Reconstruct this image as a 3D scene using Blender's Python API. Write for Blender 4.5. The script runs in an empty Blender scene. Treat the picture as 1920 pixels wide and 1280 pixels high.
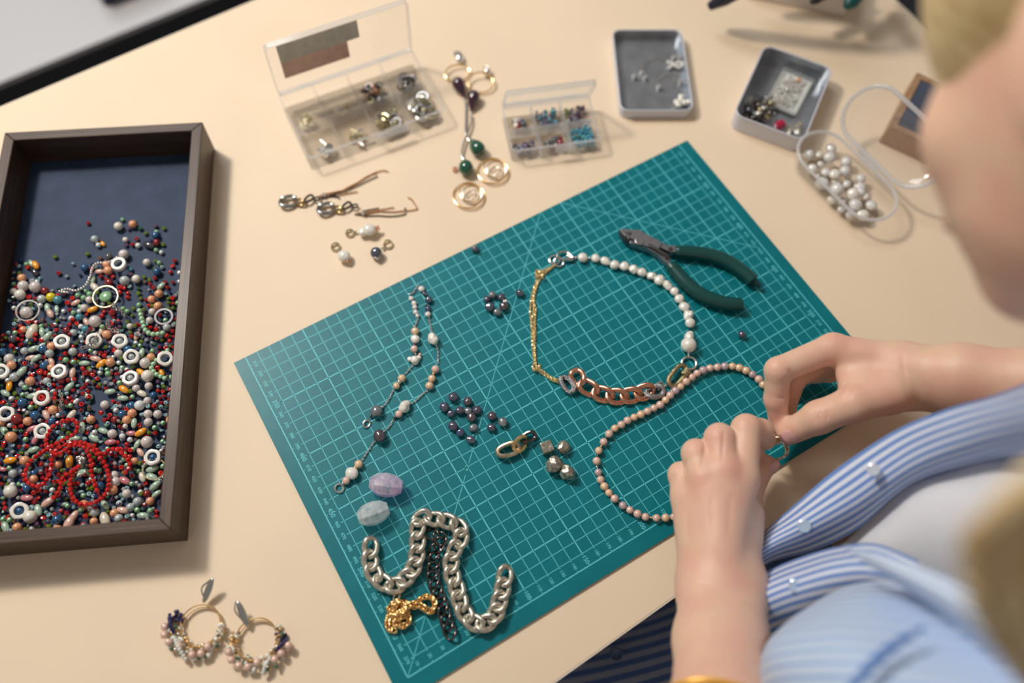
import bpy, math, random
import numpy as np
from mathutils import Vector, Matrix
random.seed(7); np.random.seed(7)
SC = bpy.context.scene
COL = SC.collection
PI = math.pi

# ------------------------------------------------------------------ camera
H = 0.6296                       # camera height above the cutting mat (metres)
FPX = 1585.7                     # focal length for a 1920 px wide picture
RIGHT = Vector((.99768, .06177, .02874)); DOWN = Vector((.06813, -.90454, -.42090)); FWD = Vector((0, .42188, -.90665))
cam_d = bpy.data.cameras.new('camera'); cam = bpy.data.objects.new('camera', cam_d); COL.objects.link(cam)
cam.matrix_world = Matrix(((RIGHT.x, -DOWN.x, -FWD.x, 0), (RIGHT.y, -DOWN.y, -FWD.y, 0), (RIGHT.z, -DOWN.z, -FWD.z, H), (0, 0, 0, 1)))
cam_d.sensor_width = 36; cam_d.lens = FPX / 1920 * 36; cam_d.clip_start = .01; cam_d.clip_end = 50
cam_d.dof.use_dof = True; cam_d.dof.focus_distance = .65; cam_d.dof.aperture_fstop = 1.85
SC.camera = cam
SC.cycles.transparent_max_bounces = 40

# ------------------------------------------------------------------ world, lights, exposure
w = bpy.data.worlds.new('world'); SC.world = w; w.use_nodes = True
nt = w.node_tree; bg = nt.nodes['Background']; bg.inputs[0].default_value = (1, .90, .82, 1); bg.inputs[1].default_value = .25
def area(name, loc, target, size, power, col, size_y=None):
    d = bpy.data.lights.new(name, 'AREA'); d.energy = power; d.color = col; d.size = size
    if size_y: d.shape = 'RECTANGLE'; d.size_y = size_y
    o = bpy.data.objects.new(name, d); COL.objects.link(o); o.location = loc
    o.rotation_euler = (Vector(target) - Vector(loc)).to_track_quat('-Z', 'Y').to_euler()
    return o
area('studio_key_light', (-.84, .80, 1.15), (.50, .20, 0), .17, 14.0, (1, .89, .77))  # unseen studio lamp inside the room, placed to suit the cast shadows
area('window_sky_light', (-1.5, 1.9, 2.9), (0, .3, 0), 1.25, 37, (.88, .95, 1), 1.25)
SC.view_settings.view_transform = 'Standard'; SC.view_settings.look = 'None'
SC.view_settings.gamma = 1; SC.view_settings.use_curve_mapping = False; SC.view_settings.exposure = 0.05

# ------------------------------------------------------------------ where a point of the table is
def ray(px, py): return FWD + RIGHT * ((px - 960) / FPX) + DOWN * ((py - 640) / FPX)
def P(px, py, z=0.0):
    d = ray(px, py); return Vector((0, 0, H)) + d * ((z - H) / d.z)
def D(px, py, dep): return Vector((0, 0, H)) + ray(px, py) * dep
def pxof(v):
    q = Vector(v) - Vector((0, 0, H)); z = q.dot(FWD); return 960 + FPX * q.dot(RIGHT) / z, 640 + FPX * q.dot(DOWN) / z
TT = -.002                                    # table top; the mat's top face is z = 0
YAW = .59887
def M2W(u, v, z=0.0):                         # mat millimetres -> world
    x = u / 1000 - .215 + .18677; y = -v / 1000 + .44 + .19807
    c, s = math.cos(YAW), math.sin(YAW); return Vector((c * x - s * y, s * x + c * y, z))
def crop(x0, y0, s): return lambda pts, z=0.0: [P(x0 + p[0] / s, y0 + p[1] / s, p[2] if len(p) > 2 else z) for p in pts]

# ------------------------------------------------------------------ materials
MATS = {}
def nn(t, kind, **kw):
    n = t.nodes.new(kind)
    for k, v in kw.items(): setattr(n, k, v)
    return n
def pr(name, col, rough=.5, metal=0, coat=0, spec=.5, var=0, scale=200, bump=0, col2=None, sss=0, trans=0, facing=None, stretch=None, alpha=None, sheen=0, bscale=None):
    if name in MATS: return MATS[name]
    m = bpy.data.materials.new(name); m.use_nodes = True; t = m.node_tree; b = t.nodes['Principled BSDF']
    b.inputs['Base Color'].default_value = (*col, 1); b.inputs['Roughness'].default_value = rough; b.inputs['Metallic'].default_value = metal
    b.inputs['Coat Weight'].default_value = coat; b.inputs['Specular IOR Level'].default_value = spec; b.inputs['Coat Roughness'].default_value = .10; b.inputs['Coat IOR'].default_value = 1.85
    if trans: b.inputs['Transmission Weight'].default_value = trans
    if sheen: b.inputs['Sheen Weight'].default_value = sheen
    if sss: b.inputs['Subsurface Weight'].default_value = sss; b.inputs['Subsurface Radius'].default_value = (.006, .002, .0012); b.inputs['Subsurface Scale'].default_value = 1
    tc = nn(t, 'ShaderNodeTexCoord'); src = tc.outputs['Object']
    if stretch:
        mp = nn(t, 'ShaderNodeMapping'); mp.inputs['Scale'].default_value = stretch; t.links.new(src, mp.inputs[0]); src = mp.outputs[0]
    last = None
    if var or col2:
        nz = nn(t, 'ShaderNodeTexNoise'); nz.inputs['Scale'].default_value = scale; nz.inputs['Detail'].default_value = 4; t.links.new(src, nz.inputs['Vector'])
        cr = nn(t, 'ShaderNodeValToRGB'); cr.color_ramp.elements[0].position = .35; cr.color_ramp.elements[1].position = .65
        c2 = col2 or tuple(min(1, c * (1 + var)) for c in col); c1 = col if col2 else tuple(c * (1 - var) for c in col)
        cr.color_ramp.elements[0].color = (*c1, 1); cr.color_ramp.elements[1].color = (*c2, 1)
        t.links.new(nz.outputs['Fac'], cr.inputs[0]); last = cr.outputs[0]
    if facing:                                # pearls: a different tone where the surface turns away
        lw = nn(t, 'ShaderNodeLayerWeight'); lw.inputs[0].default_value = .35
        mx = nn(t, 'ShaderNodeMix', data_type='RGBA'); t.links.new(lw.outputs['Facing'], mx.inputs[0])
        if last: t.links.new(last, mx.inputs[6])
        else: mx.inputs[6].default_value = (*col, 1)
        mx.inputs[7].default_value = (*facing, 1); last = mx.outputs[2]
    if last: t.links.new(last, b.inputs['Base Color'])
    if bump:
        nb = nn(t, 'ShaderNodeTexNoise'); nb.inputs['Scale'].default_value = bscale or scale; nb.inputs['Detail'].default_value = 3; t.links.new(src, nb.inputs['Vector'])
        bp = nn(t, 'ShaderNodeBump'); bp.inputs['Strength'].default_value = bump; bp.inputs['Distance'].default_value = .0006
        t.links.new(nb.outputs['Fac'], bp.inputs['Height']); t.links.new(bp.outputs[0], b.inputs['Normal'])
    MATS[name] = m; return m
def plastic(name, tint=(1, 1, 1), milk=.06, rough=.06, glossy=.03):
    if name in MATS: return MATS[name]
    m = bpy.data.materials.new(name); m.use_nodes = True; t = m.node_tree; t.nodes.remove(t.nodes['Principled BSDF']); out = t.nodes['Material Output']
    tr = nn(t, 'ShaderNodeBsdfTransparent'); tr.inputs[0].default_value = (*tint, 1)
    df = nn(t, 'ShaderNodeBsdfTranslucent'); df.inputs[0].default_value = (.85, .87, .9, 1)
    d2 = nn(t, 'ShaderNodeBsdfDiffuse'); d2.inputs[0].default_value = (.8, .83, .87, 1)
    a0 = nn(t, 'ShaderNodeMixShader'); a0.inputs[0].default_value = .5; t.links.new(df.outputs[0], a0.inputs[1]); t.links.new(d2.outputs[0], a0.inputs[2])
    a = nn(t, 'ShaderNodeMixShader'); a.inputs[0].default_value = milk; t.links.new(tr.outputs[0], a.inputs[1]); t.links.new(a0.outputs[0], a.inputs[2])
    gl = nn(t, 'ShaderNodeBsdfGlossy'); gl.inputs['Roughness'].default_value = rough
    fr = nn(t, 'ShaderNodeLayerWeight'); fr.inputs[0].default_value = .12
    b = nn(t, 'ShaderNodeMixShader'); t.links.new(fr.outputs['Fresnel'], b.inputs[0]) if False else b.inputs.__getitem__(0).__setattr__('default_value', glossy); t.links.new(a.outputs[0], b.inputs[1]); t.links.new(gl.outputs[0], b.inputs[2])
    t.links.new(b.outputs[0], out.inputs[0]); MATS[name] = m; return m
GOLD = pr('gold metal', (.90, .64, .32), .22, 1); PGOLD = pr('pale gold metal', (.74, .66, .46), .28, 1, var=.15, scale=900, bump=.2)
BRASS = pr('bright gold chain', (1.0, .84, .50), .33, 1)
COPPER = pr('rose gold metal', (.78, .40, .27), .24, 1, var=.12, scale=250, bump=.15)
SILVER = pr('silver metal', (.78, .77, .74), .22, 1); BLACKM = pr('gunmetal', (.16, .145, .14), .2, 1)
CHSILV = pr('brushed silver chain', (.62, .59, .50), .36, .85, var=.25, scale=500, bump=.35)
CHGOLD = pr('yellow gold chain', (.88, .58, .24), .22, 1, var=.1, scale=600)
DARKM = pr('dark steel', (.17, .17, .19), .3, 1)
PAVE = pr('pave silver', (.70, .70, .72), .2, 1, col2=(.12, .12, .13), scale=1600, bump=1, bscale=1600)
PAVEG = pr('pave gold', (.80, .68, .38), .2, 1, col2=(.05, .05, .05), scale=1500, bump=1, bscale=1500)
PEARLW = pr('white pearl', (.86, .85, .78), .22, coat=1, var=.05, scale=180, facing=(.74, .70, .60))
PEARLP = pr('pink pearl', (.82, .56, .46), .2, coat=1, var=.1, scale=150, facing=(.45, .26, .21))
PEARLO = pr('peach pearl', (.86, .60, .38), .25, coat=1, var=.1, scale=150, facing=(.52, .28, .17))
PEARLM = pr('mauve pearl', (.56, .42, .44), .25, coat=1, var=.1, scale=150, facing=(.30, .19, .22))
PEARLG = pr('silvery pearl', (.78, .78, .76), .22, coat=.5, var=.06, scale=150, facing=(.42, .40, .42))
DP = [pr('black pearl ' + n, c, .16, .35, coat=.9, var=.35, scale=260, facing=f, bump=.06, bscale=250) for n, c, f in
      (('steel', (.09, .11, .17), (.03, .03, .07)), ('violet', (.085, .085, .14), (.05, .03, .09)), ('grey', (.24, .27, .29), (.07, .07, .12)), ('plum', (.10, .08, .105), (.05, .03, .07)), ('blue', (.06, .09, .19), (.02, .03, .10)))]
CLEAR = plastic('clear plastic', milk=.045); FLOORC = plastic('clear plastic floor', milk=.01, glossy=.01); DIVC = plastic('clear plastic divider', milk=.13); MILKY = plastic('frosted clear plastic', milk=.09, rough=.15)
EDGE = plastic('clear plastic rim', milk=.30, rough=.12); RIMW = plastic('milky plastic rim', milk=.55, rough=.12)

# ------------------------------------------------------------------ shapes: every one returns (verts, faces)
def sph(seg=16, rings=10, rx=1, ry=1, rz=1, noise=0, f=2.0, seed=0):
    V = [(0, 0, rz)]; F = []
    for i in range(1, rings):
        t = PI * i / rings
        for j in range(seg):
            a = 2 * PI * j / seg; V.append((rx * math.sin(t) * math.cos(a), ry * math.sin(t) * math.sin(a), rz * math.cos(t)))
    V.append((0, 0, -rz)); n = len(V) - 1
    for j in range(seg): F.append((0, 1 + j, 1 + (j + 1) % seg)); F.append((n, n - seg + (j + 1) % seg, n - seg + j))
    for i in range(rings - 2):
        for j in range(seg):
            a = 1 + i * seg + j; b = 1 + i * seg + (j + 1) % seg; F.append((a, a + seg, b + seg, b))
    if noise:
        from mathutils import noise as NZ
        o = Vector((seed * 3.7, seed * 1.3, seed * 7.1))
        V = [tuple(Vector(v) * (1 + noise * NZ.noise(Vector(v).normalized() * f + o))) for v in V]
    return V, F
def ico(sub=1, noise=0, seed=0):
    import bmesh
    bm = bmesh.new(); bmesh.ops.create_icosphere(bm, subdivisions=sub, radius=1)
    r = random.Random(seed); V = [tuple(v.co * (1 + noise * r.uniform(-1, 1))) for v in bm.verts]; F = [tuple(v.index for v in f.verts) for f in bm.faces]; bm.free(); return V, F
def box(x, y, z, b=0):                        # base at z=0, bevelled edges
    if not b:
        V = [(sx * x / 2, sy * y / 2, k * z) for k in (0, 1) for sy in (-1, 1) for sx in (-1, 1)]
        return V, [(0, 2, 3, 1), (4, 5, 7, 6), (0, 1, 5, 4), (2, 6, 7, 3), (0, 4, 6, 2), (1, 3, 7, 5)]
    return rprism(rrect(x, y, b * 1.2, 3), z, b)
def rrect(w, h, r, n=5):
    pts = []
    for cx, cy, a0 in ((w / 2 - r, h / 2 - r, 0), (-w / 2 + r, h / 2 - r, 90), (-w / 2 + r, -h / 2 + r, 180), (w / 2 - r, -h / 2 + r, 270)):
        for i in range(n + 1):
            a = math.radians(a0 + 90 * i / n); pts.append((cx + r * math.cos(a), cy + r * math.sin(a)))
    return pts
def rprism(poly, z, b=0, z0=0):               # prism of a convex outline with softened top and bottom edges
    n = len(poly); cx = sum(p[0] for p in poly) / n; cy = sum(p[1] for p in poly) / n
    def ring(ins, zz):
        o = []
        for x, y in poly:
            d = math.hypot(x - cx, y - cy) or 1; k = max(0, 1 - ins / d); o.append((cx + (x - cx) * k, cy + (y - cy) * k, zz))
        return o
    lv = [(b, z0), (b * .3, z0 + b * .3), (0, z0 + b), (0, z0 + z - b), (b * .3, z0 + z - b * .3), (b, z0 + z)] if b else [(0, z0), (0, z0 + z)]
    V = []; F = []
    for ins, zz in lv: V += ring(ins, zz)
    for k in range(len(lv) - 1):
        for j in range(n): F.append((k * n + j, k * n + (j + 1) % n, (k + 1) * n + (j + 1) % n, (k + 1) * n + j))
    F.append(tuple(reversed(range(n)))); F.append(tuple((len(lv) - 1) * n + j for j in range(n))); return V, F
def shell(outline, hgt, t, floor_t, b=0):     # open tray: outline is a closed convex polygon
    n = len(outline); cx = sum(p[0] for p in outline) / n; cy = sum(p[1] for p in outline) / n
    def off(d):
        o = []
        for i, (x, y) in enumerate(outline):
            xa, ya = outline[i - 1]; xb, yb = outline[(i + 1) % n]; tx, ty = xb - xa, yb - ya; L = math.hypot(tx, ty) or 1
            o.append((x - ty / L * d * -1 * -1, y + tx / L * d))
        return o
    def inn(d):
        o = []
        for i, (x, y) in enumerate(outline):
            xa, ya = outline[i - 1]; xb, yb = outline[(i + 1) % n]; tx, ty = xb - xa, yb - ya; L = math.hypot(tx, ty) or 1
            nx, ny = -ty / L, tx / L
            if nx * (cx - x) + ny * (cy - y) < 0: nx, ny = -nx, -ny
            o.append((x + nx * d, y + ny * d))
        return o
    rings = [(inn(b), 0), (outline, b), (outline, hgt), (inn(t), hgt), (inn(t + b * .5), floor_t + b), (inn(t + b), floor_t)]
    V = []; F = []
    for r, z in rings: V += [(x, y, z) for x, y in r]
    for k in range(len(rings) - 1):
        for j in range(n): F.append((k * n + j, k * n + (j + 1) % n, (k + 1) * n + (j + 1) % n, (k + 1) * n + j))
    F.append(tuple(reversed(range(n)))); F.append(tuple((len(rings) - 1) * n + j for j in range(n))); return V, F
def smooth_path(pts, step=None, closed=False, n=8):
    p = [Vector(q) for q in pts]; out = []; m = len(p)
    for i in range(m if closed else m - 1):
        p0 = p[(i - 1) % m] if closed or i > 0 else p[0] * 2 - p[1]; p1 = p[i]; p2 = p[(i + 1) % m]
        p3 = p[(i + 2) % m] if closed or i + 2 < m else p2 * 2 - p1
        for k in range(n):
            t = k / n; out.append(.5 * ((2 * p1) + (p2 - p0) * t + (2 * p0 - 5 * p1 + 4 * p2 - p3) * t * t + (3 * p1 - p0 - 3 * p2 + p3) * t ** 3))
    if not closed: out.append(p[-1].copy())
    if step: out = resample(out, step, closed)
    return out
def resample(path, step, closed=False):
    q = list(path) + ([path[0]] if closed else []); L = [0]
    for a, b in zip(q, q[1:]): L.append(L[-1] + (b - a).length)
    n = max(1, round(L[-1] / step)); out = []; k = 0
    for i in range(n if closed else n + 1):
        s = L[-1] * i / n
        while k < len(L) - 2 and L[k + 1] < s: k += 1
        d = L[k + 1] - L[k]; out.append(q[k].lerp(q[k + 1], (s - L[k]) / d if d else 0))
    return out
def tube(path, r, res=8, closed=False, flat=1.0, up=None, caps=True):
    path = [Vector(p) for p in path]; n = len(path); V = []; F = []; rad = r if callable(r) else (lambda t: r)
    prev = None
    for i, p in enumerate(path):
        a = path[(i - 1) % n] if closed or i else path[0]; b = path[(i + 1) % n] if closed or i < n - 1 else path[-1]
        t = (b - a).normalized() if (b - a).length > 1e-9 else Vector((1, 0, 0))
        if up is not None: s = t.cross(Vector(up))
        elif prev is None: s = t.cross(Vector((0, 0, 1)) if abs(t.z) < .9 else Vector((1, 0, 0)))
        else: s = prev - t * prev.dot(t)
        if s.length < 1e-8: s = prev or Vector((1, 0, 0))
        s.normalize(); prev = s; u = s.cross(t); rr = rad(i / max(1, n - 1))
        for j in range(res):
            g = 2 * PI * j / res; V.append(tuple(p + s * (math.cos(g) * rr) + u * (math.sin(g) * rr * flat)))
    for i in range(n if closed else n - 1):
        k = (i + 1) % n
        for j in range(res): F.append((i * res + j, i * res + (j + 1) % res, k * res + (j + 1) % res, k * res + j))
    if not closed and caps: F.append(tuple(reversed(range(res)))); F.append(tuple((n - 1) * res + j for j in range(res)))
    return V, F
def torus(R, r, n=28, m=8, sy=1.0, flat=1.0): return tube([(R * math.cos(2 * PI * i / n), R * sy * math.sin(2 * PI * i / n), 0) for i in range(n)], r, m, True, flat, up=(0, 0, 1))
def curb(L, W, r, twist=.75, n=28, m=8, flat=1.0, sq=.8, gap=0):     # one twisted curb link, long axis x
    a = L / 2 - r; b = W / 2 - r; pts = []
    for i in range(n):
        t = 2 * PI * i / n + gap
        c, s = math.cos(t), math.sin(t); x = a * math.copysign(abs(c) ** sq, c); y = b * math.copysign(abs(s) ** sq, s)
        ph = twist * x / a; pts.append((x, y * math.cos(ph), y * math.sin(ph)))
    if gap: pts = pts[:-2]
    return tube(pts, r, m, not gap, flat, up=(0, 0, 1) if flat < 1 else None)
def lathe(prof, n=24):
    V = []; F = []
    for r, z in prof:
        for j in range(n): a = 2 * PI * j / n; V.append((max(r, 1e-5) * math.cos(a), max(r, 1e-5) * math.sin(a), z))
    for k in range(len(prof) - 1):
        for j in range(n): F.append((k * n + j, k * n + (j + 1) % n, (k + 1) * n + (j + 1) % n, (k + 1) * n + j))
    F.append(tuple(reversed(range(n)))); F.append(tuple((len(prof) - 1) * n + j for j in range(n))); return V, F
def xf(g, M):
    V, F = g; return [tuple(M @ Vector(v)) for v in V], F
def mv(g, x=0, y=0, z=0): return xf(g, Matrix.Translation((x, y, z)))
def join(*gs):
    V = []; F = []
    for g in gs:
        k = len(V); V += list(g[0]); F += [tuple(i + k for i in f) for f in g[1]]
    return V, F
def RM(ax, a): return Matrix.Rotation(a, 4, ax)
def TM(p, rot=0, s=1): return Matrix.Translation(Vector(p)) @ RM('Z', rot) @ (Matrix.Diagonal((*s, 1)) if hasattr(s, '__len__') else Matrix.Scale(s, 4))
def along(p, t, roll=0, s=1):                 # frame with x along t
    t = Vector(t).normalized(); z = Vector((0, 0, 1)); y = z.cross(t)
    if y.length < 1e-4: y = Vector((0, 1, 0))
    y.normalize(); z = t.cross(y); M = Matrix((t, y, z)).transposed().to_4x4()
    return Matrix.Translation(Vector(p)) @ M @ RM('X', roll) @ (Matrix.Diagonal((*s, 1)) if hasattr(s, '__len__') else Matrix.Scale(s, 4))

# ------------------------------------------------------------------ objects
WL = {}
def mesh_of(name, g, mat, smooth=True):
    me = bpy.data.meshes.new(name); me.from_pydata([tuple(v) for v in g[0]], [], g[1])
    for m in (mat if isinstance(mat, (list, tuple)) else [mat]): me.materials.append(m)
    if smooth: me.polygons.foreach_set('use_smooth', [True] * len(me.polygons))
    me.update(); return me
def auto(me, ang=40):
    try: me.set_sharp_from_angle(angle=math.radians(ang))
    except Exception: pass
def obj(name, g, mat, parent=None, smooth=True, sharp=40, label=None, cat=None, group=None, kind=None):
    V = g[0]; lo = [min(v[i] for v in V) for i in range(3)]; hi = [max(v[i] for v in V) for i in range(3)]
    o0 = Vector(((lo[0] + hi[0]) / 2, (lo[1] + hi[1]) / 2, lo[2]))
    me = mesh_of(name, ([(v[0] - o0.x, v[1] - o0.y, v[2] - o0.z) for v in V], g[1]), mat, smooth)
    if smooth and sharp: auto(me, sharp)
    o = bpy.data.objects.new(name, me); COL.objects.link(o); WL[o.name] = o0
    if parent: o.parent = parent; o.location = o0 - WL[parent.name]
    else: o.location = o0
    tag(o, label, cat, group, kind); return o
def inst(name, me, M, parent=None, label=None, cat=None, group=None, kind=None):
    o = bpy.data.objects.new(name, me); COL.objects.link(o); WL[o.name] = M.translation.copy()
    if parent: o.parent = parent; M = Matrix.Translation(-WL[parent.name]) @ M
    o.matrix_basis = M; tag(o, label, cat, group, kind); return o
def tag(o, label=None, cat=None, group=None, kind=None):
    if label: o['label'] = label
    if cat: o['category'] = cat
    if group: o['group'] = group
    if kind: o['kind'] = kind
def thing(name, loc, label, cat, group=None):
    o = bpy.data.objects.new(name, None); COL.objects.link(o); o.location = loc; o.empty_display_size = .01; WL[o.name] = Vector(loc); tag(o, label, cat, group); return o
PROTO = {}
def proto(key, fn, mat, smooth=True, sharp=50):
    k = (key, mat.name)
    if k not in PROTO:
        PROTO[k] = mesh_of(key, fn(), mat, smooth)
        if smooth and sharp: auto(PROTO[k], sharp)
    return PROTO[k]
# ================================================================== the room and the table
WALL = pr('painted wall', (.60, .59, .56), .8); FLOORM = pr('dark floor', (.035, .04, .055), .6, var=.2, scale=6)
B1 = Vector((.0437, .0350, 0)); EX = Vector((.8021, .5972, 0)).normalized(); EY = Vector((-EX.y, EX.x, 0))
def T2(s, d, z=TT): return Vector((B1.x, B1.y, 0)) + EX * s + EY * d + Vector((0, 0, z))   # table coordinates: along the front edge, away from the sitter
def quadbox(pts, z0, z1):
    V = [(p.x, p.y, z0) for p in pts] + [(p.x, p.y, z1) for p in pts]; n = len(pts)
    return V, [tuple(reversed(range(n))), tuple(n + i for i in range(n))] + [(i, (i + 1) % n, n + (i + 1) % n, n + i) for i in range(n)]
obj('floor', quadbox([T2(-2.2, -1.6), T2(2.0, -1.6), T2(2.0, 1.35), T2(-2.2, 1.35)], -.78, -.75), FLOORM, kind='structure', smooth=False)
# window sill and the wall under it, beyond the far edge of the table
sa = P(0, 155, -.2); sb = P(380, 0, -.2); sd = (sa - T2(0, 0)).dot(EY)
WHITE = pr('white sill paint', (.60, .61, .64), .35, coat=.2)
obj('trim_1', join(quadbox([T2(-2.2, sd), T2(2.0, sd), T2(2.0, sd + .42), T2(-2.2, sd + .42)], -.208, -.2)), WHITE, kind='structure', smooth=False)
obj('wall_below_sill', quadbox([T2(-2.2, sd + .004), T2(2.0, sd + .004), T2(2.0, sd + .40), T2(-2.2, sd + .40)], -.75, -.208), pr('wall below the sill', (.05, .058, .07), .7), kind='structure', smooth=False)
NAVY = pr('navy paint', (.02, .025, .07), .35)
nb = P(232, 8, -.2)
t = thing('storage_box', nb + EY * .04, 'dark navy box standing on the white window sill', 'box')
Mb = Matrix.Translation(nb + EY * .042 + EX * .02) @ RM('Z', math.atan2(EX.y, EX.x))
obj('body', xf(box(.085, .07, .05, .003), Mb), NAVY, t); obj('lid', xf(mv(box(.088, .073, .008, .002), z=.0502), Mb), NAVY, t)
# the window the sky light comes through, and the wall round it
wd = sd + .40; WHT2 = pr('white window paint', (.80, .80, .80), .4)
obj('wall_back', join(*[quadbox([T2(a_, wd), T2(b_, wd), T2(b_, wd + .02), T2(a_, wd + .02)], z0, z1) for a_, b_, z0, z1 in ((-2.2, -1.55, -.2, 2.4), (1.2, 2.0, -.2, 2.4), (-1.55, 1.2, 2.15, 2.4))]), WALL, kind='structure', smooth=False)
obj('window_1', join(*[quadbox([T2(a_, wd - .03), T2(b_, wd - .03), T2(b_, wd), T2(a_, wd)], z0, z1) for a_, b_, z0, z1 in ((-1.55, -1.49, -.19, 2.14), (1.14, 1.2, -.19, 2.14), (-1.49, 1.14, 2.08, 2.14), (-1.49, 1.14, -.19, -.13))]), WHT2, kind='structure', smooth=False)
# table
CREAM = pr('cream table laminate', (.84, .69, .515), .5, spec=.22, var=.025, scale=9, bump=.03, bscale=60)
EDGEM = pr('cream edge band', (.80, .72, .60), .5)
table = thing('work_table', T2(0, .34, -.75), 'cream topped work table under all the jewellery', 'table')
SR = .666; SL = -1.15; DT = .687
obj('tabletop', quadbox([T2(SL, 0), T2(SR, 0), T2(SR, DT), T2(SL, DT)], TT - .0165, TT), CREAM, table, smooth=False)
ew = .0012
obj('edge_band', join(*[quadbox(q, TT - .0168, TT - .0003) for q in (
    [T2(SL, -ew), T2(SR, -ew), T2(SR, 0), T2(SL, 0)], [T2(SL, DT), T2(SR, DT), T2(SR, DT + ew), T2(SL, DT + ew)], [T2(SR, -ew), T2(SR + ew, -ew), T2(SR + ew, DT + ew), T2(SR, DT + ew)])]), EDGEM, table, smooth=False)
for s in (SL + .06, SR - .06):
    for d in (.06, DT - .06):
        c = T2(s, d, 0); obj('leg', quadbox([c - EX * .02 - EY * .02, c + EX * .02 - EY * .02, c + EX * .02 + EY * .02, c - EX * .02 + EY * .02], -.75, TT - .017), pr('grey table leg', (.25, .25, .27), .4), table, smooth=False)
# ================================================================== cutting mat
MATG = pr('green mat vinyl', (.0, .170, .208), .36, spec=.3, var=.06, scale=40, bump=.12, bscale=1500)
LINE = pr('printed mat line', (.11, .60, .68), .5)
mat_t = thing('cutting_mat', M2W(215, 440, TT), 'teal green cutting mat with a printed grid on the cream table', 'cutting mat')
mo = [M2W(-10, 300.5), M2W(440, 300.5), M2W(441, 592), M2W(-11, 592)]
obj('mat_sheet', quadbox([mo[3], mo[2], mo[1], mo[0]], TT, 0), MATG, mat_t, smooth=False)
LZ = .00006
def strip(u0, v0, u1, v1, w):
    a = M2W(u0, v0, LZ); b = M2W(u1, v1, LZ); t = (b - a).normalized(); s = Vector((-t.y, t.x, 0)) * w / 2
    return [tuple(a - s), tuple(b - s), tuple(b + s), tuple(a + s)], [(0, 1, 2, 3)]
gs = []
TN, TK = .00048, .00085
for k in range(1, 43): gs.append(strip(k * 10, 300.5, k * 10, 570, TK if k % 5 == 0 else TN))
for k in range(31, 58): gs.append(strip(10 if k % 5 else 5, k * 10, 420 if k % 5 else 425, k * 10, TK if k % 5 == 0 else TN))
gs += [strip(0, 300.5, 0, 580, TK), strip(430, 300.5, 430, 580, TK), strip(0, 580, 430, 580, TK)]
for k in range(31, 58):
    gs += [strip(0, k * 10, 1.5, k * 10, TN), strip(428.5, k * 10, 430, k * 10, TN), strip(7.5, k * 10, 10, k * 10, TN), strip(420, k * 10, 422, k * 10, TN)]
for k in range(1, 43): gs += [strip(k * 10, 578.5, k * 10, 580, TN), strip(k * 10, 570, k * 10, 571.5, TN)]
gs += [strip(0, 580, 105, 475, TN), strip(112, 468, 279.5, 300.5, TN), strip(300.5, 300.5, 427, 427, TN)]
gl_o = obj('printed_grid', join(*gs), LINE, mat_t, smooth=False, kind='stuff', label='pale blue printed grid lines')
def text_geo(s, size):
    c = bpy.data.curves.new('t', 'FONT'); c.body = s; c.size = size; c.align_x = 'CENTER'; c.align_y = 'CENTER'; c.resolution_u = 3; c.offset = .00004
    o = bpy.data.objects.new('t', c); COL.objects.link(o); dg = bpy.context.evaluated_depsgraph_get(); me = o.evaluated_get(dg).to_mesh()
    g = ([tuple(v.co) for v in me.vertices], [tuple(p.vertices) for p in me.polygons]); o.evaluated_get(dg).to_mesh_clear()
    bpy.data.objects.remove(o); bpy.data.curves.remove(c); return g
TX = []
trot = YAW - PI / 2
def lab(s, u, v, size): TX.append(xf(text_geo(s, size), Matrix.Translation(M2W(u, v, LZ)) @ RM('Z', trot)))
for k in range(31, 58):
    big = k % 5 == 0
    lab(str(k * 10), 4.6, k * 10 - .2, .0050 if big else .0037); lab(str(k * 10), 425.3, k * 10, .0050 if big else .0037)
for k in range(1, 43):
    big = k % 5 == 0
    lab(str(k * 10), k * 10, 575, .0046 if big else .0034)
lab('45°', 108.5, 471.5, .0042)
obj('printed_numbers', join(*TX), LINE, mat_t, smooth=False, kind='stuff', label='pale blue millimetre numbers')
# ================================================================== wooden bead tray
def wood(name, ax, a=(.030, .017, .011), b=(.10, .056, .034)):
    m = bpy.data.materials.new(name); m.use_nodes = True; t = m.node_tree; bs = t.nodes['Principled BSDF']; bs.inputs['Roughness'].default_value = .5; bs.inputs['Specular IOR Level'].default_value = .3; bs.inputs['Coat Weight'].default_value = .22; bs.inputs['Coat Roughness'].default_value = .3
    tc = nn(t, 'ShaderNodeTexCoord'); mp = nn(t, 'ShaderNodeMapping'); mp.inputs['Rotation'].default_value = (0, 0, -ax); t.links.new(tc.outputs['Object'], mp.inputs[0])
    m2 = nn(t, 'ShaderNodeMapping'); m2.inputs['Scale'].default_value = (14, 900, 900); t.links.new(mp.outputs[0], m2.inputs[0])
    nz = nn(t, 'ShaderNodeTexNoise'); nz.inputs['Scale'].default_value = 1; nz.inputs['Detail'].default_value = 5; nz.inputs['Distortion'].default_value = .4; t.links.new(m2.outputs[0], nz.inputs['Vector'])
    cr = nn(t, 'ShaderNodeValToRGB'); cr.color_ramp.elements[0].position = .35; cr.color_ramp.elements[1].position = .68; cr.color_ramp.elements[0].color = (*a, 1); cr.color_ramp.elements[1].color = (*b, 1)
    t.links.new(nz.outputs['Fac'], cr.inputs[0]); t.links.new(cr.outputs[0], bs.inputs['Base Color'])
    bp = nn(t, 'ShaderNodeBump'); bp.inputs['Strength'].default_value = .25; bp.inputs['Distance'].default_value = .0004; t.links.new(nz.outputs['Fac'], bp.inputs['Height']); t.links.new(bp.outputs[0], bs.inputs['Normal'])
    return m
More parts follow.
